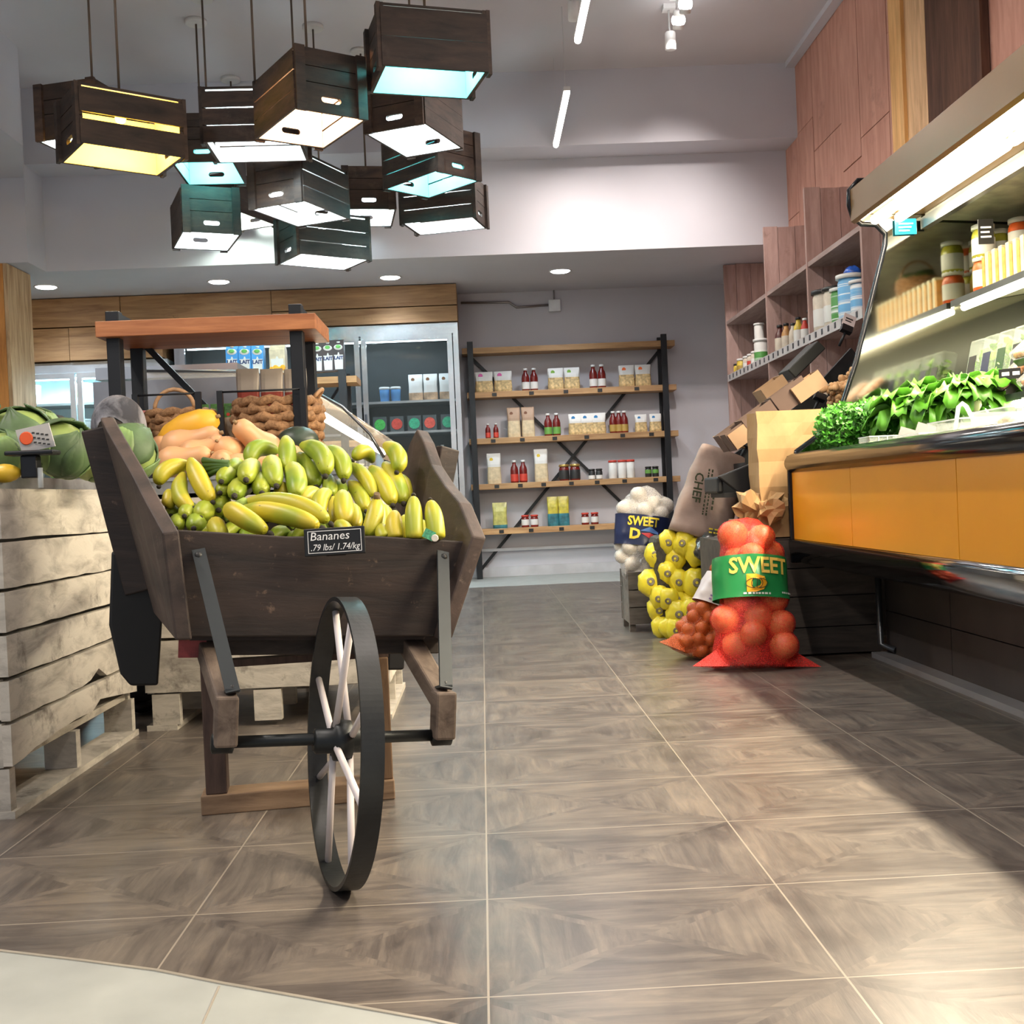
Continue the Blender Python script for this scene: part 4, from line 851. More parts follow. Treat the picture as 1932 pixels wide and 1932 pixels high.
def bags(row, xs, c, w_, h_, tall=False):
    for k, x in enumerate(xs):
        f = mk_bag(w_/690, h_/690, brn if (tall and c == 'brown') else wt, pst2 if tall else pst, dots[c])
        f(zx(x), ZS[row], '%s%s pasta bag with %s dot%s, %s rack board' % ('tall' if tall else 'narrow' if w_ < 80 else 'squat', '', ('an ' if c == 'orange' else 'a ')+c, (', '+pos(k, len(xs))+' one') if len(xs) > 1 else {228: ', at the left', 525: ', between sauces and jars'}[x], rownm[row]), c+' dot pasta bags')
bags(1, (188, 308), 'pink', 112, 130); bags(1, (640, 742), 'green', 98, 136); bags(1, (1087, 1190), 'orange', 98, 136)
bags(2, (365, 455), 'brown', 80, 188, True); bags(2, (755, 828, 897), 'blue', 92, 132); bags(2, (1165, 1256), 'blue', 74, 112)
bags(3, (228,), 'yellow', 86, 190, True); bags(3, (525,), 'yellow', 84, 205, True)
def botts(row, xs, s, lab, desc, prof=None, body=red, cap=capw, name='sauce_bottle', cat='bottle', lz=(.08, .42)):
    for k, x in enumerate(xs):
        bottle(zx(x), ZS[row], 10.26, s, body, lab, cap, '%s, %s one, %s board of the back rack' % (desc, pos(k, len(xs)), rownm[row]), desc+' set', prof, name, cat, lz)
botts(1, (450, 503), 1.0, lw, 'white-labelled sauce bottle near the pink dot bags'); botts(1, (877, 930), 1.04, lw, 'white-labelled sauce bottle near the orange dot bags')
botts(2, (200, 250), .66, lr, 'small red sauce bottle'); botts(2, (580, 633), 1.0, lg, 'red sauce bottle with a green label'); botts(2, (990, 1026, 1060), .98, lgo, 'dark sauce bottle with a gold label')
botts(3, (355, 411), 1.0, lr, 'red sauce bottle with a red label')
botts(3, (668, 737), 1.2, lk, 'square-shouldered sauce jar with a gold lid', jarp, red, capg, 'sauce_jar', 'jar', (.1, .75))
botts(3, (842, 888), .78, lw, 'small black-lidded jar', jarp, lk, capk, 'spread_jar', 'jar', (.05, .45)); botts(3, (975, 1033, 1087), 1.05, wt, 'white can with a red top', canp, wt, lr, 'drink_can', 'can', (.2, .6)); botts(3, (1198, 1243), .78, lg, 'small green-labelled jar', jarp, lk, capk, 'pesto_jar', 'jar', (.4, .8))
botts(4, (410, 468), .9, lw, 'low red jam jar', jarp, red, lr, 'jam_jar', 'jar', (.2, .75)); botts(4, (788, 848), .88, lw, 'low red-lidded jar with an orange fruit print', jarp, red, lr, 'jam_jar', 'jar', (.2, .75))
yb = plain('yellow_pack', (.50, .42, .05), .35, 0, .4, 16); db = plain('teal_pack', (.03, .16, .20), .4, 0, .5, 18)
for k, x in enumerate((587, 655)): pouch((zx(x), 10.27, ZS[4]), .098, .268, .06, [db, yb], 'tall yellow and blue packet, %s one on the bottom board' % pos(k, 2), group='yellow and blue packets', split=.42)
pouch((zx(252), 10.27, ZS[4]), .13, .235, .07, [db, plain('yellow_clear', (.50, .47, .14), .3, 0, .3, 20)], 'pale yellow bag with a dark foot at the left end of the bottom board', split=.14)
tagm = plain('tag_black', (.012, .012, .012), .5)
for row, xs in ((1, (250, 482, 697, 910, 1140)), (2, (230, 412, 615, 815, 1040, 1220)), (3, (240, 387, 533, 707, 868, 1040, 1235)), (4, (257, 443, 633, 825))):
    for x in xs: MB().box((zx(x)-.021, 10.184, ZS[row]-.042), (zx(x)+.021, 10.19, ZS[row]-.012)).build('shelf_tag', tagm, pk, off=o)
# ================================================================ CRATE LAMPS
CW, CL, CH = .37, .50, .29
def stadium(cx, cz, w_, h_, n=5):
    r = h_/2; return [(cx+(w_/2-r)*s_+r*math.cos(a), cz+r*math.sin(a)) for s_, a0 in ((1, -math.pi/2), (-1, math.pi/2)) for a in [a0+math.pi*i/n for i in range(n+1)]]
_cw = crate_wood()
def crate(slats=3, gap=.012, topgap=.03, bot=0):
    """open-bottomed crate, local x = length; origin at the bottom centre"""
    root = bpy.data.objects.new('crate_lamp', None); C.objects.link(root)
    for s_ in (-1, 1):
        x = s_*(CL/2-.008); y0 = -CW/2+.012
        fr = ((x+.008, 0, 0), (0, 1, 0), (0, 0, 1))
        MB().prism([(-CW/2+.012, 0), (CW/2-.012, 0), (CW/2-.012, .13), (-CW/2+.012, .13)], ((x-.008, 0, 0), (0, 1, 0), (0, 0, 1)), .016, [stadium(0, .062, .10, .030)]).box((x-.008, -CW/2+.012, .134), (x+.008, CW/2-.012, .205)).box((x-.008, -CW/2+.012, .209), (x+.008, CW/2-.012, CH)).build('end_panel', _cw, root)
        for t_ in (-1, 1): MB().box((min(x+s_*.008, x+s_*.026), t_*(CW/2-.030)-.024, -.008), (max(x+s_*.008, x+s_*.026), t_*(CW/2-.030)+.024, CH)).build('cleat', _cw, root)
    hz = (CH-topgap-gap*(slats-1))/slats
    for t_ in (-1, 1):
        mb = MB()
        for k in range(slats): z = k*(hz+gap); mb.box((-CL/2, min(t_*(CW/2-.012), t_*CW/2), z), (CL/2, max(t_*(CW/2-.012), t_*CW/2), z+hz))
        mb.build('side_slats', _cw, root)
    lm = plain('crate_added_lining', (.80, .80, .78), .6, 0, .03)  # pale lining added to brighten the lamplit inside against the dark outer wood
    for t_ in (-1, 1):
        mb = MB()
        for k in range(slats): z = k*(hz+gap); mb.box((-CL/2+.018, min(t_*(CW/2-.014), t_*(CW/2-.0125)), z+.002), (CL/2-.018, max(t_*(CW/2-.014), t_*(CW/2-.0125)), z+hz-.002))
        mb.build('added_lining', lm, root)
    for s_ in (-1, 1):
        x = s_*(CL/2-.0175); MB().prism([(-CW/2+.016, .002), (CW/2-.016, .002), (CW/2-.016, CH-.014), (-CW/2+.016, CH-.014)], ((x-.0006, 0, 0), (0, 1, 0), (0, 0, 1)), .0012, [stadium(0, .062, .10, .030)]).build('added_lining', lm, root)
    MB().box((-CL/2+.02, -CW/2+.018, CH-.0145), (CL/2-.02, CW/2-.018, CH-.0125)).build('added_lining', lm, root)
    mb = MB()
    for k in range(4): mb.box((-CL/2+.016, -CW/2+.014+k*(CW-.028)/4+.002, CH-.012), (CL/2-.016, -CW/2+.014+(k+1)*(CW-.028)/4-.002, CH))
    mb.build('top_boards', _cw, root)
    return root
liner = {}
def lampcrate(u, v, Y, Hoff, phi, longright, c, power, label, proto):
    """u, v: near bottom corner in the picture at depth Y; phi: bearing of the right-going edge"""
    N = W(u, v, Y); a = rad(phi); rdir = Vector((math.cos(a), math.sin(a), 0)); ldir = Vector((-math.sin(a), math.cos(a), 0))
    ctr = N+rdir*((CL if longright else CW)/2)+ldir*((CW if longright else CL)/2)
    rz = a if longright else a+math.pi/2
    r = dup(proto, ctr, (0, 0, rz), label, 'crate lamps'); r['category'] = 'pendant lamp'
    b = MB().lathe([(.010, .178), (.024, .19), (.027, .208), (.022, .226), (.013, .236), (.013, .25)], n=14).build('bulb', emit('bulb_%d_%d_%d' % tuple(int(99*k) for k in c), c, 14), r)
    MB().lathe([(.017, .24), (.02, .243), (.02, .275)], n=12).build('socket', K(), r)
    zc = 3.9-ctr.z
    MB().tube([(0, 0, CH-.012), (0, 0, zc)], .0065, 8).build('hanging_rod', plain('rod_bronze', (.16, .12, .09), .4, .6), r)
    MB().lathe([(.065, zc-.025), (.07, zc-.02), (.07, zc)], n=24).build('ceiling_rose', plain('rose_white', (.62, .60, .58), .5), r)
    MB().box((-.025, -.008, CH+.035), (.025, .008, CH+.05)).build('rod_clamp', K(), r)
    lamp('POINT', (0, 0, .12), power*.6, c, parent=r, shadow_soft_size=.035)
    lamp('POINT', (.11, 0, .10), power*.6, c, parent=r, shadow_soft_size=.03)
    lamp('POINT', (-.11, 0, .10), power*.6, c, parent=r, shadow_soft_size=.03)
P1, P2, P3 = crate(3, .0015, .018), crate(3, .006, .028), crate(2, .0015, .022); PA = crate(2, .034, .026)
WH_ = (.72, .92, 1.0); TE = (.10, .78, .85); YE = (1, .55, .04); OR = (1, .50, .24); GW = (.85, 1, .86)
L_ = [(153, 268, 5.35, 35, 1, YE, 5.5, 'crate lamp glowing yellow at the left end of the cluster', PA),
 (186, 251, 5.95, 75, 1, WH_, 8, 'crate lamp half hidden behind the yellow one', P1),
 (722, 122, 5.15, 15, 1, TE, 3.2, 'teal-lit crate lamp, highest and nearest of the cluster', P3),
 (556, 203, 5.2, 32, 0, OR, 6, 'crate lamp glowing peach with slits and a round-ended handle hole', P2),
 (384, 268, 5.9, 2, 1, WH_, 8, 'crate lamp with its long dark side facing the camera, left of the peach one', P2),
 (322, 306, 6.8, 3, 0, TE, 3.2, 'teal-lit crate lamp below and right of the yellow one', P1),
 (803, 232, 6.05, 67, 1, WH_, 8, 'white-lit crate lamp just under the highest teal one', P1),
 (822, 322, 6.8, 43, 0, TE, 3.2, 'teal-lit crate lamp at the right, third down', P2),
 (893, 408, 7.5, 75, 0, WH_, 8, 'crate lamp lowest at the right end with a narrow white opening', P2),
 (574, 378, 6.4, 66, 1, WH_, 8, 'white-lit crate lamp in the middle of the lower cluster', P2),
 (448, 398, 8.1, 66, 1, GW, 8, 'greenish-white crate lamp left of the middle one', P1),
 (343, 436, 7.1, 22, 0, WH_, 8, 'crate lamp at the lower left corner with one big bright opening', P1),
 (566, 478, 7.25, 33, 1, WH_, 8, 'lowest crate lamp, with a faded red patch on its end', P2),
 (645, 394, 7.7, 8, 0, WH_, 7, 'crate lamp mostly hidden behind the middle one', P2)]
for (u, v, Y, phi, lr_, c, pw, nm, pr_) in L_: lampcrate(u, v, Y, 0, phi, lr_, c, pw, nm, pr_)
for p in (P1, P2, P3, PA):
    for ch in list(p.children): bpy.data.objects.remove(ch)
    bpy.data.objects.remove(p)
# ================================================================ RIGHT: wall shelving
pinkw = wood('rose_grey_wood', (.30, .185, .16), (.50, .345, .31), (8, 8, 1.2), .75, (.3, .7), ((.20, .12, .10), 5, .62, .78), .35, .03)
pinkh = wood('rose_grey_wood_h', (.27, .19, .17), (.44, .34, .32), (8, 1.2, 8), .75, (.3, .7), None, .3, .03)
XF = 2.125
ws = thing('wall_shelf_unit', 'tall rose-grey wooden shelf unit with projecting side panels along the right wall', 'shelf unit', (2.3, 8.0, 0)); o = ws.location
for y, zt in ((9.50, 2.61), (8.15, 2.60), (7.12, 2.60), (6.1, 2.13)):
    mb = MB()
    for x0, x1 in ((XF, 2.225), (2.228, 2.35), (2.353, 2.485)): mb.box((x0, y, 0), (x1, y+.03, zt+R.uniform(-.004, .004)))
    mb.build('side_panel', pinkw, ws, off=o)
SH = (2.13, 1.665, 1.19)
for z in SH:
    for y0, y1 in ((8.18, 9.50), (7.15, 8.15), (6.13, 7.12)): MB().box((XF+.005, y0, z-.03), (2.485, y1, z)).build('shelf_board', pinkh, ws, off=o)
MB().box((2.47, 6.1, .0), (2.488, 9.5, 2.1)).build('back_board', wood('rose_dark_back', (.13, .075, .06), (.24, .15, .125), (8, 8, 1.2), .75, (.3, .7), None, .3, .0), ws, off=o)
mb = MB(); tg = MB()
for z in SH[1:]:
    mb.box((XF-.004, 6.13, z-.045), (XF, 9.50, z+.012))
    for k in range(26):
        y = 6.2+k*.128; tg.box((XF-.007, y, z-.03), (XF-.0045, y+.028, z+.004))
mb.build('label_rail', plain('rail_white', (.55, .52, .52), .5), ws, off=o); tg.build('price_tags', plain('tag_dark', (.06, .06, .07), .5), ws, off=o)
# products on it
def wprod(u, v, z, kind, label, **k):
    """place on shelf board z: the x-ray through (u, v) meets the board's front strip"""
    d = ray(u, v); X = XF+.07; p = EYE+d*(X/d.x); return (X, p.y, z)
wb = plain('bottle_brown', (.09, .025, .02), .3); wob = plain('bottle_orange', (.60, .30, .10), .4, 0, .3, 10); wy = plain('jar_yellow', (.62, .45, .06), .35, 0, .4, 25); cream = plain('jar_cream', (.60, .52, .42), .4, 0, .15, 20)
nv = plain('navy_white', (.20, .24, .34), .4, 0, .6, 14); bs = wood('blue_stripe', (.16, .42, .70), (.75, .78, .80), (.1, .1, 9), .4, (.48, .52), None, 0, 0, 3); gs = wood('green_stripe', (.08, .28, .06), (.75, .78, .72), (.1, .1, 9), .4, (.48, .52), None, 0, 0, 3)
big = [(.048, 0), (.05, .006), (.05, .15), (.046, .16), (.046, .165)]
for (u, v, z, s, body, lab, cp, prf, nm, cat, lab_) in (
   (1463, 650, 1.665, 1.05, wb, wb, capk, None, 'syrup_bottle', 'bottle', 'dark brown bottle with a black cap, left of two on the middle wall shelf'),
   (1472, 645, 1.665, 1.05, wb, cream, capk, None, 'syrup_bottle', 'bottle', 'dark brown bottle with a cream label, right of two on the middle wall shelf'),
   (1484, 640, 1.665, .98, wob, cream, capk, None, 'juice_bottle', 'bottle', 'orange bottle with a black cap on the middle wall shelf'),
   (1497, 636, 1.665, .85, cream, cream, capk, None, 'juice_bottle', 'bottle', 'cream bottle right of the orange one on the middle wall shelf'),
   (1507, 630, 1.665, .95, wy, wt, capk, None, 'oil_bottle', 'bottle', 'golden bottle with a white label at the right of the middle wall shelf'),
   (1519, 625, 1.665, .8, lr, wt, capw, None, 'cream_bottle', 'bottle', 'white and red bottle just left of the middle side panel'),
   (1539, 600, 1.665, .98, nv, nv, capk, big, 'supplement_jar', 'jar', 'navy and white jar, first right of the side panel'),
   (1557, 596, 1.665, 1.45, cream, wt, capk, big, 'protein_tub', 'tub', 'tall cream tub with a wide black lid'), (1576, 590, 1.665, 1.35, cream, wt, capk, big, 'protein_tub', 'tub', 'shorter cream tub with a black lid behind the tall one'),
   (1588, 585, 1.665, 1.2, gs, gs, capw, big, 'striped_tub', 'tub', 'green and white striped tub on the wall shelf'), (1606, 580, 1.665, 1.45, bs, bs, capw, big, 'striped_tub', 'tub', 'large blue and white striped tub on the wall shelf'),
   (1624, 575, 1.665, 1.1, bs, bs, capw, big, 'striped_tub', 'tub', 'small blue and white striped tub next to the case glass'),
   (1391, 695, 1.665, .8, wy, wy, capk, jarp, 'honey_jar', 'jar', 'yellow jar at the far left of the wall shelf'), (1399, 690, 1.665, 1.0, wy, lgo, capw, jarp, 'honey_jar', 'jar', 'larger golden jar with a white lid on the wall shelf'),
   (1410, 683, 1.665, .95, cream, wt, capw, jarp, 'cream_jar', 'jar', 'first small white-lidded jar right of the golden jar'), (1418, 680, 1.665, .95, cream, lr, capw, jarp, 'cream_jar', 'jar', 'small jar with a reddish label on the wall shelf'), (1426, 678, 1.665, .98, cream, wt, capw, jarp, 'cream_jar', 'jar', 'small jar left of the stacked white tubs'),
   (1436, 668, 1.665, 1.05, wt, gs, capw, big, 'white_tub', 'tub', 'white tub with a green band beside the left side panel'), (1434, 668, 1.665+.18, .75, wt, wt, capw, big, 'white_tub', 'tub', 'small white tub stacked on the green-banded tub')):
    x, y, _ = wprod(u, v, z, 0, ''); bottle(x, z+.0005, y, s, body, lab, cp, lab_, None, prf, nm, cat, (.15, .6))
for (u, v, c, nm) in ((1602, 545, plain('bag_blue', (.03, .12, .55), .25, 0, .5, 18), 'blue plastic bag lying on the striped tubs'), (1637, 550, plain('bag_red', (.62, .06, .03), .3, 0, .3, 18), 'red bag beside the striped tubs')):
    x, y, _ = wprod(u, v, 0, 0, ''); t = tag(MB().sphere((0, 0, 0), .06, 14, scale=(.8, 1.1, .75), fn=lambda q: 1+.25*noise.noise(q*3)).build('snack_bag', c), nm, 'bag'); t.location = (x+.02, y, 1.665+(.275 if 'blue' in nm else .10))
# ================================================================ slanted produce stand
sl = thing('produce_stand', 'black slanted produce stand against the shelf unit, full of cardboard trays', 'produce stand', (1.4, 6.2, 0)); o = sl.location
S0 = Vector((1.05, 0, .775)); S1 = Vector((2.0, 0, 1.40)); sd = (S1-S0).normalized(); sn = Vector((-sd.z, 0, sd.x))
stand_m = plain('stand_black', (.008, .009, .011), .5, .1, .2)
Y0, Y1 = 4.98, 6.0
prof = [(S0.x-.0, S0.z), (1.25, .845), (1.50, .99), (1.75, 1.19), (2.0, 1.44), (2.03, 1.40), (1.80, 1.0), (1.60, .66), (1.28, .60), (1.15, .69)]
MB().prism([(x, z) for x, z in prof], ((0, Y0+.03, 0), (1, 0, 0), (0, 0, 1)), .03).build('side_panel', stand_m, sl, off=o, bevel=.006)
MB().prism([(x, z) for x, z in prof[1:-1]], ((0, Y1, 0), (1, 0, 0), (0, 0, 1)), .03).build('side_panel', stand_m, sl, off=o)
mb = MB()
fl = [(1.03, .70), (1.25, .70), (1.52, .82), (1.78, 1.05), (2.0, 1.36)]
for (a, b) in zip(fl[1:-1], fl[2:]): mb.hexa([(a[0], Y0+.03, a[1]-.02), (b[0], Y0+.03, b[1]-.02), (b[0], Y1-.03, b[1]-.02), (a[0], Y1-.03, a[1]-.02), (a[0], Y0+.03, a[1]), (b[0], Y0+.03, b[1]), (b[0], Y1-.03, b[1]), (a[0], Y1-.03, a[1])])
mb.hexa([(1.08, Y0+.03, .68), (1.25, Y0+.03, .68), (1.25, 5.28, .68), (1.08, 5.28, .68), (1.08, Y0+.03, .70), (1.25, Y0+.03, .70), (1.25, 5.28, .70), (1.08, 5.28, .70)]).box((1.25, 5.28, .70), (1.27, Y1-.03, .84)).box((1.08, 5.28, .68), (1.25, 5.30, .765)); mb.build('slanted_deck', stand_m, sl, off=o)
MB().box((1.05, Y0+.03, .70), (1.08, 5.30, .775)).build('front_lip', stand_m, sl, off=o, bevel=.01)
MB().box((1.35, 5.25, 0), (1.95, Y1-.05, .58)).build('base', plain('stand_dark', (.03, .028, .026), .7), sl, off=o)
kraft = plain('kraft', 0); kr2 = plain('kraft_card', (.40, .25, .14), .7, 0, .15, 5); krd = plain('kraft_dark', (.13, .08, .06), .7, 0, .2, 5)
def slope_pt(u, v, lift=.05):
    """where the sight line meets the slanted plane just above the deck"""
    q0 = S0+sn*lift; d = ray(u, v); t_ = (q0-EYE).dot(sn)/d.dot(sn); return EYE+d*t_
th = math.atan2(sd.z, sd.x)
def sbox(p, lx, ly, lz, m, label, rz=0, tilt=0, name='cardboard_tray', flaps=False):
    t = thing(name, label, 'cardboard box', p, (0, -th+tilt, rz)); e = .004
    MB().box((-lx/2, -ly/2, 0), (lx/2, ly/2, e)).box((-lx/2, -ly/2, e), (lx/2, -ly/2+e, lz)).box((-lx/2, ly/2-e, e), (lx/2, ly/2, lz)).box((-lx/2, -ly/2+e, e), (-lx/2+e, ly/2-e, lz)).box((lx/2-e, -ly/2+e, e), (lx/2, ly/2-e, lz)).build('tray_body', m, t)
    if flaps: MB().bar((-lx/2, 0, lz), (-lx/2-.05, 0, lz+.05), .9*ly, .004, up=(1, 0, 1)).build('flap', m, t)
    return t
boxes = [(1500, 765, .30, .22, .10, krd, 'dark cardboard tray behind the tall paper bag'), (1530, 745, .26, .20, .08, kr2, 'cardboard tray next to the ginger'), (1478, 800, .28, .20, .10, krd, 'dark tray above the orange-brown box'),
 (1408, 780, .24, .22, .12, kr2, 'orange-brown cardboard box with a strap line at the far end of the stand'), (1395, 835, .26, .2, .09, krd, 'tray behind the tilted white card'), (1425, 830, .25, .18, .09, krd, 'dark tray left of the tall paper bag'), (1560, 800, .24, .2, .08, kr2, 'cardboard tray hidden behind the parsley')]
for (u, v, lx, ly, lz, m, nm) in boxes:
    p = slope_pt(u, v, .03)
    p.y = min(max(p.y, 5.2), 5.85); lx *= .58; ly *= .7
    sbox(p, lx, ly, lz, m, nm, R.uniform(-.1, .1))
p = W(1512, 682, 5.9); t = tag(MB().box((-.11, -.10, -.03), (.11, .10, .03)).build('black_crate', plain('crate_black', (.012, .014, .012), .5), off=(0, 0, 0), bevel=.006), 'black plastic tray tilted up against the wall shelf', 'tray'); t.location = p; t.rotation_euler = (0, -rad(42), 0)
gin = plain('ginger_skin', (.52, .31, .15), .7, 0, .25, 20, .3)
for k in range(14):
    u = 1585+R.uniform(-22, 28); v = 735+R.uniform(-30, 24)-(u-1585)*.45; p = W(u, v, 5.35+R.uniform(-.05, .2))
    t = thing('ginger_root', 'knobbly ginger root in the pile beside the case glass', 'ginger', p, (R.uniform(0, 3), R.uniform(0, 3), R.uniform(0, 3)), 'ginger roots on the stand')
    mb = MB()
    for j in range(4): a = R.uniform(0, 6.3); mb.sphere((.028*(j-1.5), .012*math.cos(a), .012*math.sin(a)), .021, 8, scale=(1.3, .9, .85)).sphere((.028*(j-1.5)+.005, .03*math.cos(a), .03*math.sin(a)), .014, 7)
    mb.build('root', gin, t)
for k, (u, v, Y, c, nm) in enumerate(((1452, 742, 6.0, (.60, .70, .85), 'pale blue price card on a black clip, on the slanted stand'), (1474, 735, 5.9, (.62, .58, .60), 'white price card on a clip, right of the pale blue one'), (1413, 822, 5.9, (.70, .70, .70), 'white price card lying flat on the left of the slanted stand'), (1602, 605, 5.6, (.62, .55, .55), 'white price card under the striped tubs'), (1552, 732, 5.5, (.40, .36, .30), 'tan price card next to the ginger'))):
    t = thing('price_card', nm, 'price card', W(u, v, Y), (rad(-25), rad(25), 0))
    MB().box((-.032, -.002, -.035), (.032, .002, .035)).build('card', plain('cardc%d' % k, c, .5), t)
    MB().box((-.02, -.004, .005), (.018, -.002, .012)).box((-.02, -.004, -.010), (.012, -.002, -.004)).build('writing', plain('ink', 0), t)
    MB().box((-.028, -.01, -.07), (.028, .02, -.035)).tube([(0, .01, -.07), (.0, .05, -.13)], .007, 6).build('clip', K(), t)
# tall paper bag
def paper_bag(loc, w_, d_, h_, m, label, rz=0, crump=.006, seed=1):
    rr = random.Random(seed); vs = []; n = 10; cols = 24
    for i in range(n+1):
        z = h_*i/n
        for k in range(cols):
            f = k/cols*4; s_ = int(f); g_ = f-s_; c = [(-1, -1), (1, -1), (1, 1), (-1, 1), (-1, -1)]
            x = (c[s_][0]*(1-g_)+c[s_+1][0]*g_)*w_/2; y = (c[s_][1]*(1-g_)+c[s_+1][1]*g_)*d_/2
            if s_ in (1, 3): x *= 1-.12*math.sin(g_*math.pi)*(z/h_)
            nn = noise.noise(Vector((x*9, y*9, z*9+seed)))*crump*2
            vs.append((x+nn, y+nn*.8, z))
    fs = [(cols*i+k, cols*i+(k+1) % cols, cols*i+cols+(k+1) % cols, cols*i+cols+k) for i in range(n) for k in range(cols)]+[tuple(reversed(range(cols)))]
    o_ = MB().add(vs, fs, 0, False).build('paper_bag', m); o_.modifiers.new('s', 'SOLIDIFY').thickness = .003
    o_.location = loc; o_.rotation_euler = (0, 0, rz); return tag(o_, label, 'paper bag')
pbm = wood('brown_paper', (.30, .18, .075), (.45, .28, .125), (3, 3, 1), .75, (.3, .7), None, .15, 0, 2)
p = W(1437, 985, 4.72)
paper_bag((p.x+.145, 4.83, .505), .285, .16, W(1437, 776, 4.75).z-.505, pbm, 'tall open brown paper bag standing at the end of the refrigerated case', .03, .007)
MB_ = MB().box((.98, 4.72, .32), (1.60, 5.2, .50))
wc = thing('wooden_crate', 'dark plank box on the floor behind the large onion sack', 'wooden box', (1.3, 4.9, 0)); o = wc.location
dkp = wood('dark_plank', (.03, .024, .02), (.09, .07, .055), (1.5, 10, 10), .75, (.3, .7), None, .3, .1)
for z0, z1 in ((.01, .12), (.125, .25), (.255, .37), (.375, .49)): MB().box((1.0, 4.70, z0), (1.66, 4.725, z1)).build('front_plank', dkp, wc, off=o)
MB().box((1.0, 4.725, 0.01), (1.66, 5.2, .50)).build('box_body', dkp, wc, off=o)
for k, (u, v, Y, w_, h_, rx, nm) in enumerate(((1420, 955, 4.80, .16, .12, .3, 'crumpled brown paper bag lying behind the onion sack'), (1460, 958, 4.72, .13, .10, -.5, 'folded brown paper bag leaning on the tall paper bag'))):
    mbp = MB().sphere((0, 0, 0), .5, 12, scale=(w_, .11, h_), fn=lambda q: 1+.75*noise.noise(q*3.2+Vector((k*5, 0, 0)))+.15*noise.noise(q*9)); mbp.sm = [False]*len(mbp.sm)
    t = tag(mbp.build('paper_bag', pbm), nm, 'paper bag'); t.location = W(u, v, Y); t.rotation_euler = (rx, .5-k, .5)
t = tag(MB().box((-.07, -.05, 0), (.07, .05, .08)).box((-.075, -.055, .08), (.075, .055, .086)).build('small_carton', kr2, bevel=.002), 'small closed cardboard box behind the red onion sack', 'box'); t.location = W(1412, 975, 4.85)-Vector((0, 0, .01)); t.location.z = .5
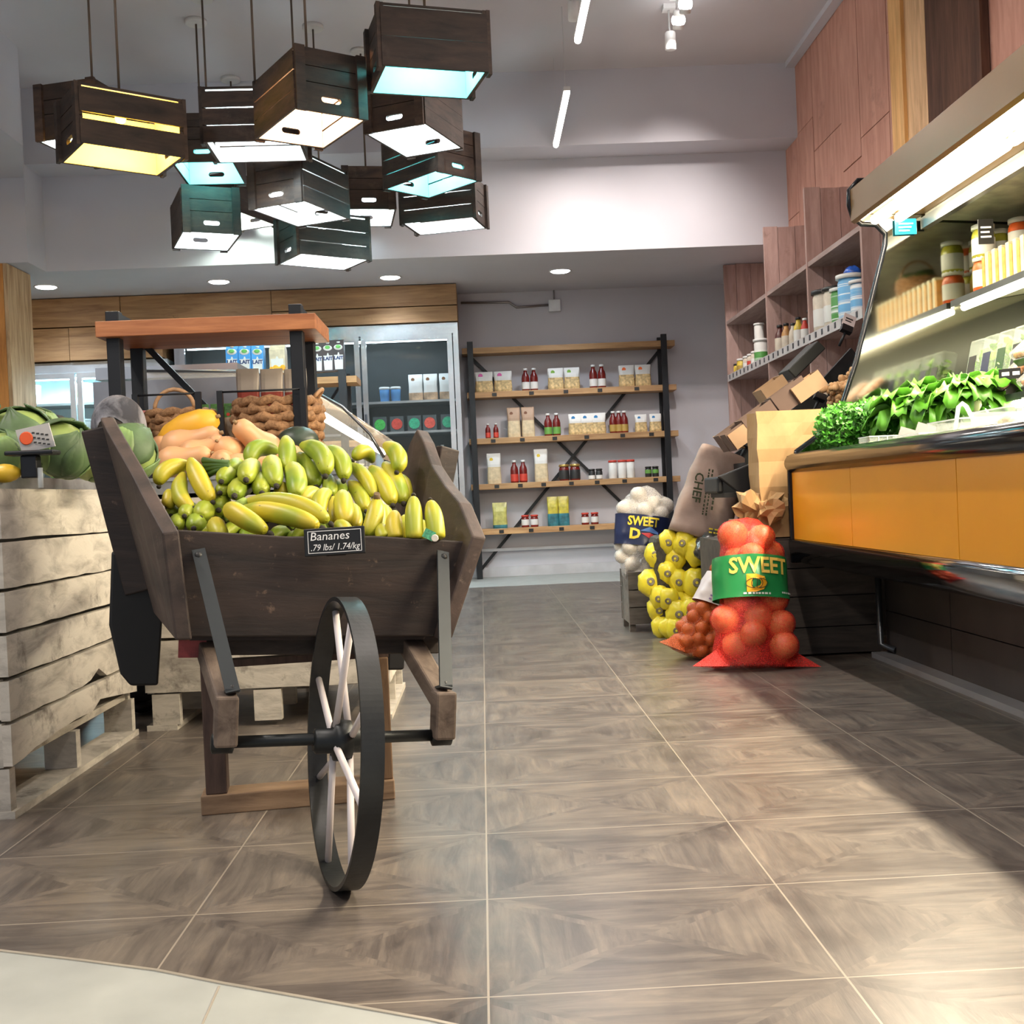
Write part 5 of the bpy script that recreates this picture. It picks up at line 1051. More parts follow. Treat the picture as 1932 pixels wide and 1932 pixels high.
# ================================================================ SACKS
def ray_out(sp_, c, d, base):
    best = base
    for q, r in sp_:
        oc = c-q; b_ = oc.dot(d); cc = oc.dot(oc)-r*r; disc = b_*b_-cc
        if disc > 0: best = max(best, -b_+math.sqrt(disc))
    return best
def sack(name, label, loc, rot, prof, r_on, n_on, net_m, on_m, band=None, band_m=None, seed=1, cat='sack', lname='onion', alpha_pad=.004, ears=True, top='knot'):
    """net sack: prof rows (z, half width x, half depth y)"""
    rr = random.Random(seed); t = thing(name, label, cat, loc, rot)
    def dims(z):
        for (z0, a0, b0), (z1, a1, b1) in zip(prof[:-1], prof[1:]):
            if z <= z1: f = max(0, (z-z0)/(z1-z0)); return a0+(a1-a0)*f, b0+(b1-b0)*f
        return prof[-1][1:]
    zt = prof[-1][0]; sp_ = []; tries = 0
    while len(sp_) < n_on and tries < 16000:
        tries += 1; z = rr.uniform(r_on*.95, zt-r_on); a, b = dims(z); an = rr.uniform(0, 6.283); f = rr.choice((.98, .98, .5))
        if rr.random() < .75: an = rr.uniform(-math.pi*.98, -.02)
        x = max(0, a-r_on)*f*math.cos(an); y = max(0, b-r_on)*f*math.sin(an); q = Vector((x, y, z)); r = r_on*rr.uniform(.88, 1.1)
        if all((q-p).length > (r+s)*.78 for p, s in sp_): sp_.append((q, r))
    for q, r in sp_:
        MB().lathe([(.001, -r*.93), (r*.5, -r*.84), (r*.86, -r*.5), (r, 0), (r*.86, r*.5), (r*.5, r*.82), (r*.15, r*.95), (r*.06, r*1.02)], n=14).build(lname, on_m, t).location = q
        t.children[-1].rotation_euler = (rr.uniform(0, 3), rr.uniform(0, 3), 0)
    def rad_at(a, z, pad, smooth=False):
        A, B = dims(z); c = Vector((0, 0, z)); d = Vector((math.cos(a), math.sin(a), 0)); e_ = 1/math.sqrt((d.x/A)**2+(d.y/B)**2)
        if smooth:
            s_ = sum(ray_out(sp_, Vector((0, 0, z+dz)), Vector((math.cos(a+da), math.sin(a+da), 0)), e_*.9) for dz in (-.02, 0, .02) for da in (-.25, 0, .25))/9
            return max(s_, ray_out(sp_, c, d, 0)*.99)+pad
        return max(e_*.74, ray_out(sp_, c, d, 0))+pad
    na, nz = 72, 52; z_top = zt+.0
    vs = [Vector((0, 0, 0))+Vector((math.cos(2*math.pi*k/na), math.sin(2*math.pi*k/na), 0))*rad_at(2*math.pi*k/na, zt*i/nz, alpha_pad)+Vector((0, 0, max(.001, zt*i/nz))) for i in range(nz+1) for k in range(na)]
    fs = [(na*i+k, na*i+(k+1) % na, na*i+na+(k+1) % na, na*i+na+k) for i in range(nz) for k in range(na)]
    kt = len(vs); vs += [Vector((0, 0, zt+.015)), Vector((0, 0, .001))]
    fs += [(na*nz+k, na*nz+(k+1) % na, kt) for k in range(na)]+[((k+1) % na, k, kt+1) for k in range(na)]
    mb = MB().add(vs, fs, 0, True)
    if ears:
        A, B = dims(0.0)
        for s_ in (-1, 1): mb.add([(s_*A*.5, -.08, .002), (s_*(A+.04), -.06, .003), (s_*A*.6, .05, .002), (s_*A*.68, -.03, .075)], [(0, 1, 3), (1, 2, 3), (0, 3, 2), (0, 2, 1)])
    mb.build('net', net_m, t)
    if band:
        z0, z1 = band; nb = 12; pad = .007
        vs = [Vector((math.cos(2*math.pi*k/na), math.sin(2*math.pi*k/na), 0))*rad_at(2*math.pi*k/na, z0+(z1-z0)*i/nb, pad, True)+Vector((0, 0, z0+(z1-z0)*i/nb)) for i in range(nb+1) for k in range(na)]
        fs = [(na*i+k, na*i+(k+1) % na, na*i+na+(k+1) % na, na*i+na+k) for i in range(nb) for k in range(na)]
        MB().add(vs, fs, 0, True).build('label_band', band_m, t)
    t_fn = lambda a, z, pad: Vector((math.cos(a), math.sin(a), 0))*rad_at(a, z, pad, True)+Vector((0, 0, z))
    return t, t_fn
def wrap(fn, a0, z0, pad, rref): return lambda p: fn(a0+p.x/rref, z0+p.y, pad+p.z)
def netmat(name, c, a):
    m, t, b = NT(name); L = t.links.new
    tc = node(t, 'ShaderNodeTexCoord'); b.inputs['Base Color'].default_value = col(c); b.inputs['Roughness'].default_value = .45
    wv = node(t, 'ShaderNodeTexNoise', i_Scale=260., i_Detail=1.); L(tc.outputs['Object'], wv.inputs['Vector'])
    mr = node(t, 'ShaderNodeMapRange'); L(wv.outputs[0], mr.inputs[0]); mr.inputs[1].default_value = .35; mr.inputs[2].default_value = .65; mr.inputs[3].default_value = a-.2; mr.inputs[4].default_value = a+.2
    L(mr.outputs[0], b.inputs['Alpha']); return m
onion = plain('onion_skin', (.80, .34, .12), .4, 0, .22, 14); onw = plain('white_onion', (.74, .66, .54), .4, 0, .08, 10); ons = plain('small_orange_onion', (.55, .16, .04), .5, 0, .3, 14)
a, b = Wz(1332, 1268, 0), Wz(1543, 1272, 0); c = (a+b)/2
sk, f1 = sack('onion_sack', 'large red net sack of big onions with a green and yellow label', (c.x, c.y+.12, 0), (rad(-13), rad(3), 0),
    [(0, .215, .14), (.08, .21, .15), (.17, .18, .15), (.28, .16, .14), (.42, .16, .14), (.50, .145, .13), (.56, .11, .11), (.60, .06, .06)], .060, 44, netmat('red_net', (.75, .03, .02), .46), onion, (.27, .44), plain('band_green', (.02, .26, .07), .3, 0, .06), 11)
yel = plain('ink_yellow', (.85, .62, .12), .4); whi = plain('ink_white', (.8, .8, .75), .4)
text('SWEET', .088, yel, sk, wrap(f1, -math.pi/2+.1, .392, .011, .15), bold=.0022)
text('D', .088, plain('ink_orange', (.95, .45, .02), .4), sk, wrap(f1, -math.pi/2-.05, .320, .011, .15), bold=.005, sx=1.3)
for k in range(5):
    ax = (k-2)*.10
    MB().tube([f1(-math.pi/2-.04+ax*1.5*math.cos(q), .322+.020*math.sin(q), .013) for q in [-1.3+2.6*i/8 for i in range(9)]], .0012, 5).build('onion_print', plain('ink_dark', (.04, .05, .02), .5), sk)
scribble(1, .12, .016, whi, sk, wrap(f1, -math.pi/2-.02, .283, .012, .15)); scribble(1, .06, .016, whi, sk, wrap(f1, -math.pi/2+.95, .290, .012, .15), 3)
a, b = Wz(1258, 1248, 0), Wz(1400, 1250, 0); c = (a+b)/2
sk2, f2 = sack('small_onion_sack', 'orange net sack of small onions with a white label, leaning behind the large red sack', (c.x-.01, c.y+.10, 0), (rad(-8), rad(24), 0),
    [(0, .15, .10), (.1, .14, .115), (.2, .115, .105), (.32, .095, .09), (.42, .08, .075), (.47, .04, .04)], .030, 75, netmat('orange_net', (.55, .10, .015), .5), ons, (.235, .37), plain('band_white', (.62, .56, .56), .4, 0, .06), 5)
MB().tube([f2(-math.pi/2+.05+.30*math.cos(q), .31+.035*math.sin(q), .010) for q in [2*math.pi*i/20 for i in range(21)]], .002, 5).build('label_ring', plain('ink_dark', 0), sk2)
MB().prism([(-.02, -.015), (.02, -.02), (.03, .01), (.005, .025), (-.02, .015)], (f2(-math.pi/2+.05, .31, .013), (1, 0, 0), (0, 0, 1)), .002).build('label_mark', plain('ink_red', (.65, .03, .04), .4), sk2)
scribble(2, .12, .03, plain('ink_purple', (.2, .1, .3), .4), sk2, wrap(f2, -math.pi/2, .258, .010, .10))
cr_ = thing('wooden_crate', 'small weathered wooden crate under the white onion sack', 'wooden crate', (.86, 5.95, 0)); o = cr_.location
gw = wood('grey_plank', (.07, .06, .05), (.20, .17, .145), (1.5, 10, 10), .8, (.3, .7), None, .35, .12)
for z0, z1 in ((.04, .125), (.13, .215), (.22, .31)): MB().box((.735, 5.80, z0), (1.02, 5.82, z1)).build('front_plank', gw, cr_, off=o); MB().box((.735, 6.12, z0), (1.02, 6.14, z1)).build('rear_plank', gw, cr_, off=o)
for x in (.738, .99):
    MB().box((x, 5.822, .0), (x+.03, 5.86, .31)).build('corner_post', gw, cr_, off=o); MB().box((x, 6.08, 0), (x+.03, 6.118, .31)).build('corner_post', gw, cr_, off=o); MB().box((x+.002, 5.862, .04), (x+.02, 6.078, .31)).build('side_plank', gw, cr_, off=o)
MB().box((.74, 5.822, .28), (1.015, 6.118, .30)).build('crate_lid', gw, cr_, off=o)
sk3, f3 = sack('white_onion_sack', 'white net sack of white onions with a navy label, slumped on the small crate', (.80, 5.93, .235), (rad(-6), rad(9), 0),
    [(0, .06, .06), (.04, .11, .10), (.12, .14, .12), (.24, .155, .125), (.38, .165, .125), (.46, .14, .11), (.515, .05, .05)], .044, 52, netmat('white_net', (.78, .76, .74), .42), onw, (.20, .36), plain('band_navy', (.012, .02, .07), .3, 0, .2, 12), 8, ears=False)
text('SWEET', .066, plain('ink_gold', (.80, .62, .05), .4), sk3, wrap(f3, -math.pi/2-.15, .322, .011, .16), bold=.002); text('D', .075, plain('ink_gold', 0), sk3, wrap(f3, -math.pi/2-.45, .255, .011, .16), bold=.003, sx=1.3)
MB().add([f3(-math.pi/2+aa, z, .011) for aa, z in ((-.25, .275), (.15, .30), (.5, .275), (.5, .262), (.15, .272))], [(0, 4, 3, 2, 1)]).build('blue_swoosh', plain('ink_blue2', (.12, .25, .60), .4), sk3)
MB().add([f3(-math.pi/2+aa, z, .012) for aa, z in ((-.2, .262), (.15, .268), (.5, .250), (.5, .236), (.15, .24))], [(0, 4, 3, 2, 1)]).build('red_swoosh', plain('ink_red', 0), sk3)
# yellow bags
ymat = plain('bag_yellow', (.78, .66, .04), .3, 0, .14, 14, .25); ylab = plain('bag_emblem', (.22, .19, .12), .5, 0, .6, 60); ydk = plain('bag_fill_dark', (.045, .04, .03), .7, 0, .5, 60)
def ybag(loc, w_, h_, d_, label, rot, seed):
    t = thing('potato_bag', label, 'bag', loc, rot, 'yellow bags in the stack')
    MB().sphere((0, 0, 0), 1, 18, scale=(w_/2, d_/2, h_/2), fn=lambda q: (1-.18*max(0, q.z)**2)*(1+.20*noise.noise(q*2.1+Vector((seed, 0, 0)))+.05*math.sin(6*math.atan2(q.z, q.x))*abs(q.y))).build('bag_body', ymat, t)
    MB().lathe([(w_*.17, 0), (w_*.15, .002)], (w_*.08, -d_/2*.97, -.005), 14, rot=Matrix.Rotation(rad(90), 3, 'X')).lathe([(w_*.06, 0.003), (w_*.05, .005)], (w_*.08, -d_/2*.97, -.005), 14, 1, rot=Matrix.Rotation(rad(90), 3, 'X')).build('emblem', [ylab, ymat], t)
    return t
yl = [(1262, 1020, 5.55, 1), (1290, 1022, 5.5, 1), (1313, 1040, 5.48, 1.15), (1237, 1045, 5.6, 1.05), (1275, 1050, 5.55, 1), (1260, 1078, 5.55, 1), (1226, 1098, 5.6, 1.15), (1282, 1095, 5.52, 1), (1312, 1096, 5.48, 1.2), (1245, 1125, 5.55, 1), (1277, 1128, 5.52, .9), (1300, 1135, 5.5, .9),
      (1241, 1148, 5.58, 1.0), (1262, 1128, 5.5, .9), (1280, 1155, 5.48, 1.1), (1303, 1150, 5.45, 1), (1248, 1182, 5.55, .95), (1262, 1188, 5.5, .9), (1276, 1186, 5.46, .95), (1300, 1180, 5.5, .9)]
rown = ('top row', 'second row', 'third row', 'bottom row')
for k, (u, v, Y, s) in enumerate(yl):
    rw = 0 if v < 1060 else 1 if v < 1112 else 2 if v < 1165 else 3
    p = W(u, v, Y); p.z = max(p.z, .052)
    ybag(p, .108*s, .135*s, .09*s, 'crumpled yellow bag in the %s of the stack, %s from the left' % (rown[rw], ('first', 'second', 'third', 'fourth', 'fifth', 'sixth', 'seventh', 'eighth')[sum(1 for q in yl if (0 if q[1] < 1060 else 1 if q[1] < 1112 else 2 if q[1] < 1165 else 3) == rw and (q[0], q[1]) < (u, v))]), (R.uniform(-.2, .2), R.uniform(-.3, .3), -.35+R.uniform(-.2, .2)), k*1.7)
t = thing('bag_filler', 'dark filler block between the yellow bags, stacked in front of the slanted stand', 'stack', (1.0, 5.7, 0))
MB().box((.84, 5.54, 0), (1.24, 5.76, .50)).build('dark_fill', ydk, t, off=t.location, bevel=.03)  # plain dark block filling the gaps between the bags
t = thing('coffee_bag', 'dark glossy bag with a round cream emblem on top of the yellow bags', 'bag', W(1355, 1040, 5.35), (rad(-35), rad(12), 0))
MB().sphere((0, 0, 0), 1, 18, scale=(.115, .06, .11), fn=lambda q: 1+.18*noise.noise(q*2.5)).build('bag_body', plain('black_film', (.03, .03, .028), .25, 0, .8, 30), t)
MB().lathe([(.055, 0), (.053, .004)], (0, -.056, .0), 20, rot=Matrix.Rotation(rad(90), 3, 'X')).build('emblem', plain('emblem_cream', (.42, .36, .25), .5, 0, .4, 50), t)
scribble(2, .07, .03, plain('ink_dark', 0), t, lambda p: Vector((p.x, -.062, p.y))); scribble(2, .10, .04, plain('ink_gold', 0), t, lambda p: Vector((p.x-.01, -.052, p.y+.075)), 2)
# leaning paper sack
t = thing('paper_sack', 'large leaning brown paper sack printed CHEF beside the slanted stand', 'paper sack', (W(1318, 1003, 5.52).x, 5.52, .50), (rad(-8), rad(22), rad(6)))
vs = []; n, m_ = 14, 28
for i in range(n+1):
    z = -.02+.46*i/n; f = i/n
    for k in range(m_):
        a = 2*math.pi*k/m_; e_ = abs(math.cos(a))**.55; g_ = abs(math.sin(a))**.8; wv = .155*(1-.28*f**2); dv = .075*(1-.45*f)
        q = Vector((math.copysign(e_*wv, math.cos(a)), math.copysign(g_*dv, math.sin(a)), z)); q += Vector((1, 1, .3))*noise.noise(q*11)*.016; vs.append(q)
fs = [(m_*i+k, m_*i+(k+1) % m_, m_*i+m_+(k+1) % m_, m_*i+m_+k) for i in range(n) for k in range(m_)]+[tuple(reversed(range(m_))), tuple(m_*n+k for k in range(m_))]
MB().add(vs, fs, 0, True).build('sack_body', wood('sack_paper', (.27, .19, .155), (.40, .29, .24), (3, 3, 3), .7, (.3, .7), ((.50, .26, .08), 4, .60, .75), .3, 0, 2), t)
q90 = Matrix.Rotation(rad(90), 3, 'X') ; rt = Matrix.Rotation(rad(0), 3, 'Y')
def onface(cx, cz, ang):
    c_, s_ = math.cos(ang), math.sin(ang); return lambda p: Vector((cx+p.x*c_-p.y*s_, -.088-p.z, cz+p.x*s_+p.y*c_))
text('CHEF', .062, plain('ink_dark', 0), t, onface(-.10, .20, rad(-82)), bold=.001); scribble(2, .22, .035, plain('ink_dark', 0), t, onface(-.045, .20, rad(-82))); scribble(1, .12, .022, plain('ink_dark', 0), t, onface(-.01, .19, rad(-82)), 4)
mb = MB()
for k in range(5):
    a = k*1.3; mb.tube([(.0, -.02, .44), (.03*math.cos(a), -.03, .47), (.09*math.cos(a), -.03+.03*math.sin(a), .49)], [.022, .012, .004], 7)
mb.build('tied_top', pbm, t)
# ================================================================ REFRIGERATED CASE
cs = thing('refrigerated_case', 'long open refrigerated produce case with an orange front and lit canopy', 'refrigerated case', (1.8, 2.9, 0)); o = cs.location
CY0, CY1 = 1.2, 4.65
orange = plain('orange_panel', (.72, .30, .012), .28, 0, .04, 3); chrome = plain('chrome', (.25, .26, .28), .10, 1.0, .05)
rub = plain('black_bumper', (.008, .009, .012), .16, 0, .2, Specular_IOR_Level=.3)
XFc = 1.285
for a, b in ((CY0, 3.02), (3.024, 3.9), (3.904, CY1-.012)): MB().box((XFc, a, .50), (XFc+.03, b, .775)).build('front_panel', orange, cs, off=o)
MB().box((XFc+.03, CY0, .42), (XFc+.08, CY1-.02, .80)).build('panel_core', dsteel, cs, off=o)
def rail(name, pts, y0, y1, m, cap=None):
    vs = [(x, y, z) for y in (y0, y1) for x, z in pts]; n = len(pts); fs = [(k, (k+1) % n, n+(k+1) % n, n+k) for k in range(n)]+[tuple(range(n-1, -1, -1)), tuple(range(n, 2*n))]
    mb = MB().add(vs, fs, 0, True); mb.sm[-2:] = [False, False]; return mb.build(name, m, cs, off=o)
rail('upper_bumper', [(XFc+.0+.05*math.cos(a)*1.0+.02, .812+.042*math.sin(a)) for a in [2*math.pi*i/20 for i in range(20)]], CY0, CY1-.01, rub)
rail('lower_bumper', [(XFc+.06-.085*math.cos(a), .478-.085*math.sin(a)*1.0+.03*math.cos(a)*0) for a in [-.25+1.9*i/10 for i in range(11)]]+[(XFc+.12, .40), (XFc+.12, .50)], CY0, CY1-.01, chrome)
rail('underside', [(XFc+.05, .40), (XFc+.30, .385), (XFc+.34, .36), (XFc+.36, .40), (XFc+.1, .43)], CY0, CY1-.02, chrome)
for k, (a, b) in enumerate(((1.2, 1.9), (1.905, 2.6), (2.605, 3.3), (3.305, 3.95), (3.955, 4.60))): MB().box((1.64, a, .0), (1.68, b, .19)).box((1.64, a, .194), (1.68, b, .40)).build('kick_tile', plain('kick_dark', (.045, .038, .036), .5, 0, .2), cs, off=o)
MB().box((1.575, CY0, .0), (1.64, 4.60, .022)).build('floor_edging', plain('edge_grey', (.22, .22, .23), .5), cs, off=o)
MB().tube([(1.60, 4.56, .37), (1.60, 4.56, .06), (1.64, 4.50, .04)], .014, 8).build('drain_pipe', dsteel, cs, off=o)
MB().box((XFc+.08, CY0, .74), (2.41, CY1-.02, .785)).build('deck', plain('case_deck', (.16, .17, .17), .3, .4), cs, off=o)
MB().box((2.41, CY0, .4), (2.485, CY1, 1.97)).build('back_panel', plain('case_back', (.055, .06, .053), .35, .5), cs, off=o)
MB().box((1.68, CY0, 0), (2.41, CY1-.03, .74)).build('cabinet_base', dsteel, cs, off=o)
brown_m = plain('brown_metal', (.21, .11, .04), .30, .4, .05)
MB().prism([(1.575, 1.80), (1.59, 1.79), (1.66, 1.83), (2.42, 1.80), (2.48, 1.965), (1.62, 1.965), (1.575, 1.93)], ((0, CY1-.006, 0), (1, 0, 0), (0, 0, 1)), CY1-CY0-.01).build('canopy', brown_m, cs, off=o)
MB().prism([(1.88, 1.795), (2.40, 1.76), (2.40, 1.80), (1.88, 1.82)], ((0, CY1-.02, 0), (1, 0, 0), (0, 0, 1)), CY1-CY0-.03).build('honeycomb_panel', plain('vent_grey', (.30, .29, .24), .4, .4, .3, 12), cs, off=o)
MB().box((1.86, CY0, 1.755), (1.89, CY1-.02, 1.80)).build('tube_shade', dsteel, cs, off=o)
tubem = emit('tube_canopy', (1, .93, .70), 14)
for a, b in ((CY0, 2.4), (2.45, 3.6), (3.65, CY1-.05)): MB().tube([(1.66, a, 1.795), (1.66, b, 1.795)], .02, 10).tube([(1.76, a, 1.80), (1.76, b, 1.80)], .02, 10).build('light_tube', tubem, cs, off=o)
outl = [(1.30, .80), (1.31, .86), (1.40, .92), (1.50, 1.02), (1.575, 1.22), (1.65, 1.48), (1.715, 1.70), (1.718, 1.745), (1.68, 1.785), (1.62, 1.79), (1.585, 1.82), (1.572, 1.87), (1.575, 1.93), (1.61, 1.97), (2.48, 1.975), (2.48, .80)]
MB().prism(outl, ((0, CY1+.0, 0), (1, 0, 0), (0, 0, 1)), -.012).build('end_panel', plain('mirror_steel', (.40, .41, .37), .07, 1.0, .02), cs, off=o)
MB().tube([(x, CY1-.002, z) for x, z in outl[:-1]], .011, 8).build('end_trim', rub, cs, off=o)
MB().box((1.27, CY1-.012, .40), (1.36, CY1+.012, .845)).build('corner_post', rub, cs, off=o, bevel=.006)
wsh = plain('shelf_cream', (.72, .68, .55), .4, 0, .1, 10)
for z, x0 in ((1.45, 1.99), (1.0, 1.85)):
    MB().prism([(x0, z-.015), (2.41, z+.04), (2.41, z+.055), (x0, z)], ((0, CY1-.02, 0), (1, 0, 0), (0, 0, 1)), CY1-CY0-.03).build('glass_shelf', wsh, cs, off=o)
    MB().box((x0-.018, CY0, z-.022), (x0, CY1-.02, z+.004)).build('shelf_edge', dsteel, cs, off=o)
    MB().tube([(x0+.02, CY0, z-.03), (x0+.02, CY1-.06, z-.03)], .014, 8).build('light_tube', tubem, cs, off=o)
t = MB().prism([(-.045, -.032), (.045, -.032), (.045, .032), (-.045, .032)], ((1.80, CY1-.014, 1.77), (1, 0, 0), (0, 0, 1)), -.002).build('case_sticker', plain('sticker_blue', (.02, .45, .75), .4), cs, off=o)
for k in range(3): MB().box((1.77+.0*k, CY1-.019, 1.778-k*.014), (1.83-.008*k, CY1-.0165, 1.784-k*.014)).build('sticker_text', whi, cs, off=o)
# goods in the case
def slopez(x, z, x0): return z+.0+(x-x0)*.13
oli = plain('olive_jar', (.42, .40, .05), .2, 0, .35, 18); pcan = plain('carton_cream2', (.70, .64, .45), .4, 0, .05)
jars = [(2.06, 4.50, 0, 1.15, plain('antipasto', (.60, .10, .02), .3, 0, .5, 18), wt, 'jar of red antipasti at the shelf end, lower of the stack'), (2.06, 4.50, .128, 1.15, oli, wt, 'jar of green olives stacked on the red antipasti jar'), (2.15, 4.56, 0, 1.05, oli, lgo, 'olive jar close to the end panel, lower one'), (2.15, 4.56, .118, 1.05, oli, wt, 'olive jar close to the end panel, upper one'), (2.17, 4.42, 0, 1.1, oli, wt, 'jar behind the antipasti stack, lower one'), (2.17, 4.42, .122, 1.1, plain('antipasto', 0), wt, 'jar with red filling behind the olives, upper one')]
for (xx, y, dz, s, b_, l_, nm) in jars: bottle(xx, slopez(xx, 1.452, 1.99)+dz+.004, y, s, b_, l_, capw, nm, None, jarp, 'olive_jar', 'jar', (.15, .7))
for k in range(13):
    y = 4.40-k*.058; z = slopez(2.04, 1.452, 1.99)
    t = thing('dip_carton', 'cream carton with an orange side, upper case shelf, %s from the jars' % ('first', 'second', 'third', 'fourth', 'fifth', 'sixth', 'seventh', 'eighth', 'ninth', 'tenth', 'eleventh', 'twelfth', 'thirteenth')[k], 'carton', (2.04, y, z+.004), group='cream cartons in the case')
    MB().box((-.022, -.0235, 0), (.06, .004, .14)).build('carton_body', pcan, t, bevel=.003); MB().box((-.0235, .005, 0), (.058, .026, .125)).build('orange_side', plain('carton_orange', (.72, .36, .08), .4, 0, .3, 20), t)
basket_m = wood('wicker', (.16, .065, .02), (.45, .22, .08), (30, 30, 30), .5, (.3, .7), None, .5, 0)
p = Vector((1.985, 4.02, slopez(1.985, 1.452, 1.93)+.006)); p.z += .10
t = thing('crate_riser', 'cream box under the wicker basket in the case', 'box', (2.12, 3.98, slopez(2.12, 1.452, 1.99)+.004)); MB().box((-.06, -.09, 0), (.09, .09, .10)).build('riser_box', pcan, t)
basket((2.115, 3.98, 1.574), .095, .10, 'small wicker basket of zucchini at the right edge of the upper case shelf', ['over'], 8, 'wicker_basket', basket_m, .1)
for k in range(5):
    t = tag(MB().sphere((0, 0, 0), .024, 12, scale=(3.0, 1, 1)).build('zucchini', plain('zucchini_green', (.03, .10, .015), .35, 0, .6, 20)), 'dark green zucchini in the wicker basket, %s of the pile' % ('left', 'right', 'top', 'front', 'back')[k], 'zucchini', 'zucchini in the basket'); t.location = (2.115+R.uniform(-.02, .02), 3.98+(-.05+.025*k), 1.675+.012*(k % 2)); t.rotation_euler = (0, R.uniform(-.3, .3), R.uniform(-.4, .4))
t = thing('price_card', 'black chalk price card hanging from the upper case shelf beside the basket', 'price card', W(1860, 437, 4.05))
MB().box((-.028, -.002, -.045), (.028, .002, .045)).build('card', plain('sign_black', 0), t)
for k in range(3): MB().box((-.02, -.004, .012-k*.017), (.018-.006*(k % 2), -.002, .018-k*.017)).build('writing', chalk, t)
# clamshell packs on the lower shelf
clam = clear('clamshell', (.60, .66, .62), .22, .06, .6); salad = plain('salad', (.22, .40, .05), .5, 0, .6, 35, .3)
def leafblob(mb, c, sx, sy, sz, n, size, rr, mi=0):
    for _ in range(n):
        q = Vector((rr.gauss(0, .5), rr.gauss(0, .5), rr.gauss(0, .5)));
        if q.length > 1: q.normalize()
        p = Vector(c)+Vector((q.x*sx, q.y*sy, q.z*sz)); nn = Vector((rr.uniform(-1, 1), rr.uniform(-1, 1), rr.uniform(-.3, 1))).normalized(); a_ = nn.orthogonal().normalized(); b_ = nn.cross(a_); s = size*rr.uniform(.6, 1.3)
        mb.add([p-a_*s, p-a_*.4*s+b_*.6*s+nn*.15*s, p+a_*.5*s+b_*.55*s, p+a_*1.1*s-nn*.2*s, p+a_*.5*s-b_*.55*s, p-a_*.4*s-b_*.6*s+nn*.15*s], [(0, 1, 2, 3), (0, 3, 4, 5)], mi, True)
rr = random.Random(4)
cards = [((.01, .01, .012), (.75, .62, .02)), ((.01, .015, .05), (.80, .22, .08)), ((.02, .05, .02), (.6, .6, .5))]
for k in range(7):
    y = 4.46-k*.125; xx = 1.98; z = slopez(xx, 1.0, 1.85)+.004
    t = thing('salad_clamshell', 'clear upright pack of green leaves on the lower case shelf, %s from the end panel' % ('first', 'second', 'third', 'fourth', 'fifth', 'sixth', 'seventh')[k], 'plastic pack', (xx, y, z), (0, rad(12), 0), 'salad packs in the case')
    MB().box((-.035, -.055, 0), (.035, .055, .25)).build('clear_box', clam, t, bevel=.012)
    mb = MB(); leafblob(mb, (0, 0, .12), .03, .05, .11, 70, .018, rr); mb.build('salad_leaves', salad, t)
    c1, c2 = cards[k % 3]; MB().box((-.037, -.032, .09), (-.0355, .032, .18)).build('dark_label', plain('clab%d' % (k % 3), c1, .4), t); MB().box((-.037, -.032, .055), (-.0355, .032, .089)).build('bright_label', plain('clac%d' % (k % 3), c2, .4), t)
for k in range(4):
    t = thing('mushroom_pack', 'dark tray of brown mushrooms under film at the right edge of the case, %s' % ('farthest', 'second farthest', 'second nearest', 'nearest')[k], 'package', (1.90+.03*(k % 2), 3.95-k*.11+.0, 1.05+.10*(k % 2)), (0, rad(-40), 0), 'mushroom packs')
    t.location.z = slopez(t.location.x, 1.0, 1.85)+.05+.10*(k % 2)
    MB().box((-.075, -.05, -.02), (.075, .05, .012)).build('pack_tray', plain('tray_black', (.015, .015, .015), .3), t, bevel=.004)
    mb = MB(); [mb.sphere((-.05+.033*(i % 4), -.028+.028*(i//4), .018), .02, 9, scale=(1, 1, .8)) for i in range(12)]; mb.build('mushrooms', plain('mushroom_brown', (.42, .20, .10), .4, 0, .3, 20), t)
    MB().box((-.076, -.051, .012), (.076, .051, .040)).build('film', clear('film', (.9, .9, .88), .15, .05, .7), t, bevel=.01)
for k, (u, v, Y) in enumerate(((1905, 705, 3.85), (1858, 725, 4.05), (1808, 735, 4.2))):
    t = thing('price_card', 'black price card on the edge of the lower case shelf, %s' % ('nearest', 'middle', 'farthest')[k], 'price card', W(u, v, Y), (0, 0, rad(-35)))
    MB().box((-.035, -.002, -.018), (.035, .002, .018)).build('card', plain('sign_black', 0), t)
    scribble(1, .05, .028, chalk, t, lambda p: Vector((p.x, -.003, p.y)), k)
t = tag(MB().sphere((0, 0, 0), .1, 14, scale=(.8, 1.1, .6), fn=lambda q: 1+.2*noise.noise(q*3)).build('blue_pack', plain('blue_film', (.10, .25, .50), .2, 0, .5, 14)), 'blue plastic pack lying at the back of the lower case shelf', 'bag'); t.location = (2.17, 4.35, 1.11)
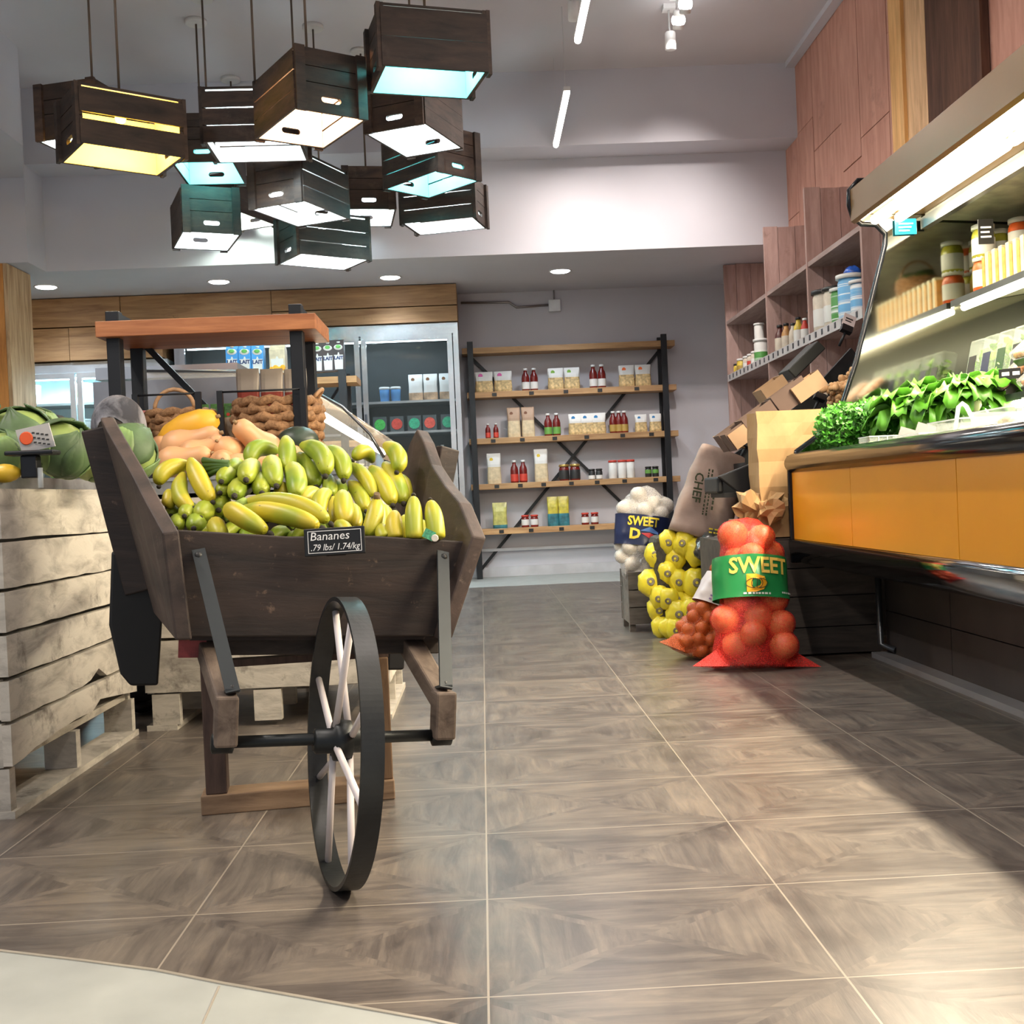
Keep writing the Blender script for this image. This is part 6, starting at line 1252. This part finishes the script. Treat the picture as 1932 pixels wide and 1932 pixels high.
# herbs on the deck
par = plain('parsley', (.06, .25, .02), .5, 0, .45, 30); let = plain('lettuce', (.07, .24, .012), .45, 0, .35, 14); stm = plain('stalk', (.20, .36, .08), .5)
def herb(label, loc, sx, sy, sz, n, size, m, seed, stems=14):
    t = thing('parsley_bunch', label, 'herbs', loc); rr = random.Random(seed); mb = MB()
    for _ in range(n):
        q = Vector((rr.gauss(0, .55), rr.gauss(0, .55), rr.gauss(0, .55)));
        if q.length > 1: q.normalize()
        if q.length < .5: q = q*(.6/max(q.length, .05))
        c = Vector((q.x*sx, q.y*sy, q.z*sz))
        for _k in range(5):
            a_ = rr.uniform(0, 6.28); el = rr.uniform(-.4, 1.2); d = Vector((math.cos(a_)*math.cos(el), math.sin(a_)*math.cos(el), math.sin(el))); n_ = d.orthogonal().normalized(); s = size*rr.uniform(.7, 1.3)
            mb.add([c, c+d*s*.5+n_*s*.45, c+d*s+n_*s*.18, c+d*s*1.1-n_*s*.1, c+d*s*.6-n_*s*.45], [(0, 1, 2, 3, 4)], 0, False)
    mb.build('foliage', m, t); mb = MB()
    for _ in range(stems): a_ = rr.uniform(0, 6.28); mb.tube([(.02*math.cos(a_), .02*math.sin(a_), -sz*1.05), (sx*.5*math.cos(a_), sy*.5*math.sin(a_), sz*.2)], .0022, 5)
    mb.build('stems', stm, t); return t
herb('curly parsley bunch overhanging the left end of the case', W(1588, 810, 4.42)+Vector((0, 0, .0)), .10, .11, .095, 430, .017, par, 1)
herb('flat parsley bunch right of the curly one, behind the clear box', W(1648, 800, 4.36), .11, .12, .09, 420, .020, par, 2)
def lettuce(loc, s, label, seed, n=34):
    t = thing('lettuce', label, 'lettuce', loc, group=None); rr = random.Random(seed); mb = MB()
    for k in range(n):
        az = k*2.4+rr.uniform(-.2, .2); el = .35+1.0*(k/n)+rr.uniform(-.1, .1); L_ = s*rr.uniform(.8, 1.15); vs = []; nu, nv = 6, 5
        for i in range(nu+1):
            f = i/nu; w_ = s*.36*math.sin(min(1, f*1.1+.12)*2.6)**1; e2 = el-.9*f*f
            c = Vector((math.cos(az)*math.cos(e2), math.sin(az)*math.cos(e2), math.sin(e2)))*L_*f
            sd_ = Vector((-math.sin(az), math.cos(az), 0))
            for j in range(nv): g_ = (j/(nv-1)-.5)*2; vs.append(c+sd_*w_*g_+Vector((0, 0, 1))*(.10*s*abs(g_)+.11*s*math.sin(9*f+6*g_+k)*abs(g_)))
        mb.add(vs, [(i*nv+j, i*nv+j+1, (i+1)*nv+j+1, (i+1)*nv+j) for i in range(nu) for j in range(nv-1)], 0, True)
    mb.build('leaves', let, t).modifiers.new('s', 'SOLIDIFY').thickness = .0015
    MB().lathe([(.012, -.03), (.022, -.01), (.02, .03)], n=10).build('stalk', plain('stalk_pale', (.55, .60, .30), .5), t); return t
for k, (u, v, Y, s, nm) in enumerate(((1715, 795, 4.2, .155, 'bright green lettuce next to the parsley'), (1775, 785, 4.1, .16, 'bright green lettuce in the middle of the case front'), (1840, 760, 4.0, .165, 'bright green lettuce with the tallest upright leaves'), (1760, 765, 4.45, .15, 'lettuce behind the other heads, near the end panel'))): lettuce(W(u, v, Y), s, nm, k)
def clam_box(loc, a, b, c, label, fill, rz=0):
    t = thing('clear_clamshell', label, 'plastic box', loc, (0, 0, rz)); e = .002
    mb = MB()
    mb.box((-a/2, -b/2, 0), (a/2, b/2, e)).box((-a/2, -b/2, e), (a/2, -b/2+e, c)).box((-a/2, b/2-e, e), (a/2, b/2, c)).box((-a/2, -b/2+e, e), (-a/2+e, b/2-e, c)).box((a/2-e, -b/2+e, e), (a/2, b/2-e, c)); mb.build('box_shell', clam, t)
    mb = MB()
    for x_ in (-a/4, 0, a/4): mb.box((x_-.0015, -b/2-.002, 0), (x_+.0015, -b/2, c))
    for z_ in (c*.5, c): mb.box((-a/2-.003, -b/2-.003, z_-.002), (a/2+.003, -b/2, z_+.002)).box((-a/2-.003, -b/2, z_-.002), (-a/2, b/2, z_+.002))
    mb.build('ribs', clear('rib', (.9, .95, .93), .6, .1), t)
    mb = MB(); [mb.sphere((R.uniform(-a*.36, a*.36), R.uniform(-b*.34, b*.34), c*R.uniform(.25, .6)), c*.26, 8) for _ in range(14)]; mb.build('contents', fill, t); return t
mixf = plain('mixed_veg', (.45, .36, .20), .5, 0, .6, 20); mush = plain('mushroom_pale', (.55, .45, .34), .5, 0, .2, 12)
zt = .787
clam_box((1.49, 4.15, zt+.03), .13, .12, .07, 'clear ribbed plastic box in front of the parsley', salad)
clam_box((1.46, 3.62, zt+.02), .16, .22, .06, 'clear box of pale mushrooms behind the front rail, left of the tall tongs', mush); clam_box((1.46, 3.32, zt+.03), .16, .24, .075, 'clear box of mixed vegetables behind the front rail', mixf); clam_box((1.47, 3.0, zt+.03), .17, .26, .085, 'clear box of vegetables nearest the right edge of the case', mixf)
clam_box((1.66, 3.45, zt+.06), .17, .26, .08, 'clear box of pale vegetables in the second row of the case', mush); clam_box((1.68, 3.15, zt+.07), .17, .24, .09, 'clear box in the second row nearest the right edge', mixf)
p = W(1815, 810, 3.45)
t = tag(MB().tube([(-.035, 0, -.07), (-.008, 0, .07), (.004, 0, .08), (.016, 0, .07), (.06, 0, -.02)], .007, 8).build('tongs', clear('tong_plastic', (.85, .88, .88), .55, .1)), 'clear plastic tongs sticking up between the vegetable boxes', 'tongs'); t.location = p
for k, (u, v) in enumerate(((1712, 823), (1745, 815))):
    t = thing('price_card', 'small dark price card clipped behind the front rail, %s' % ('left', 'right')[k], 'price card', W(u, v, 3.82-.12*k), (rad(-30), rad(20), rad(-20)))
    MB().box((-.03, -.002, -.03), (.03, .002, .03)).build('card', plain('sign_black', 0), t); MB().box((-.012, -.008, -.042), (.012, .012, -.028)).build('clip', K(), t)
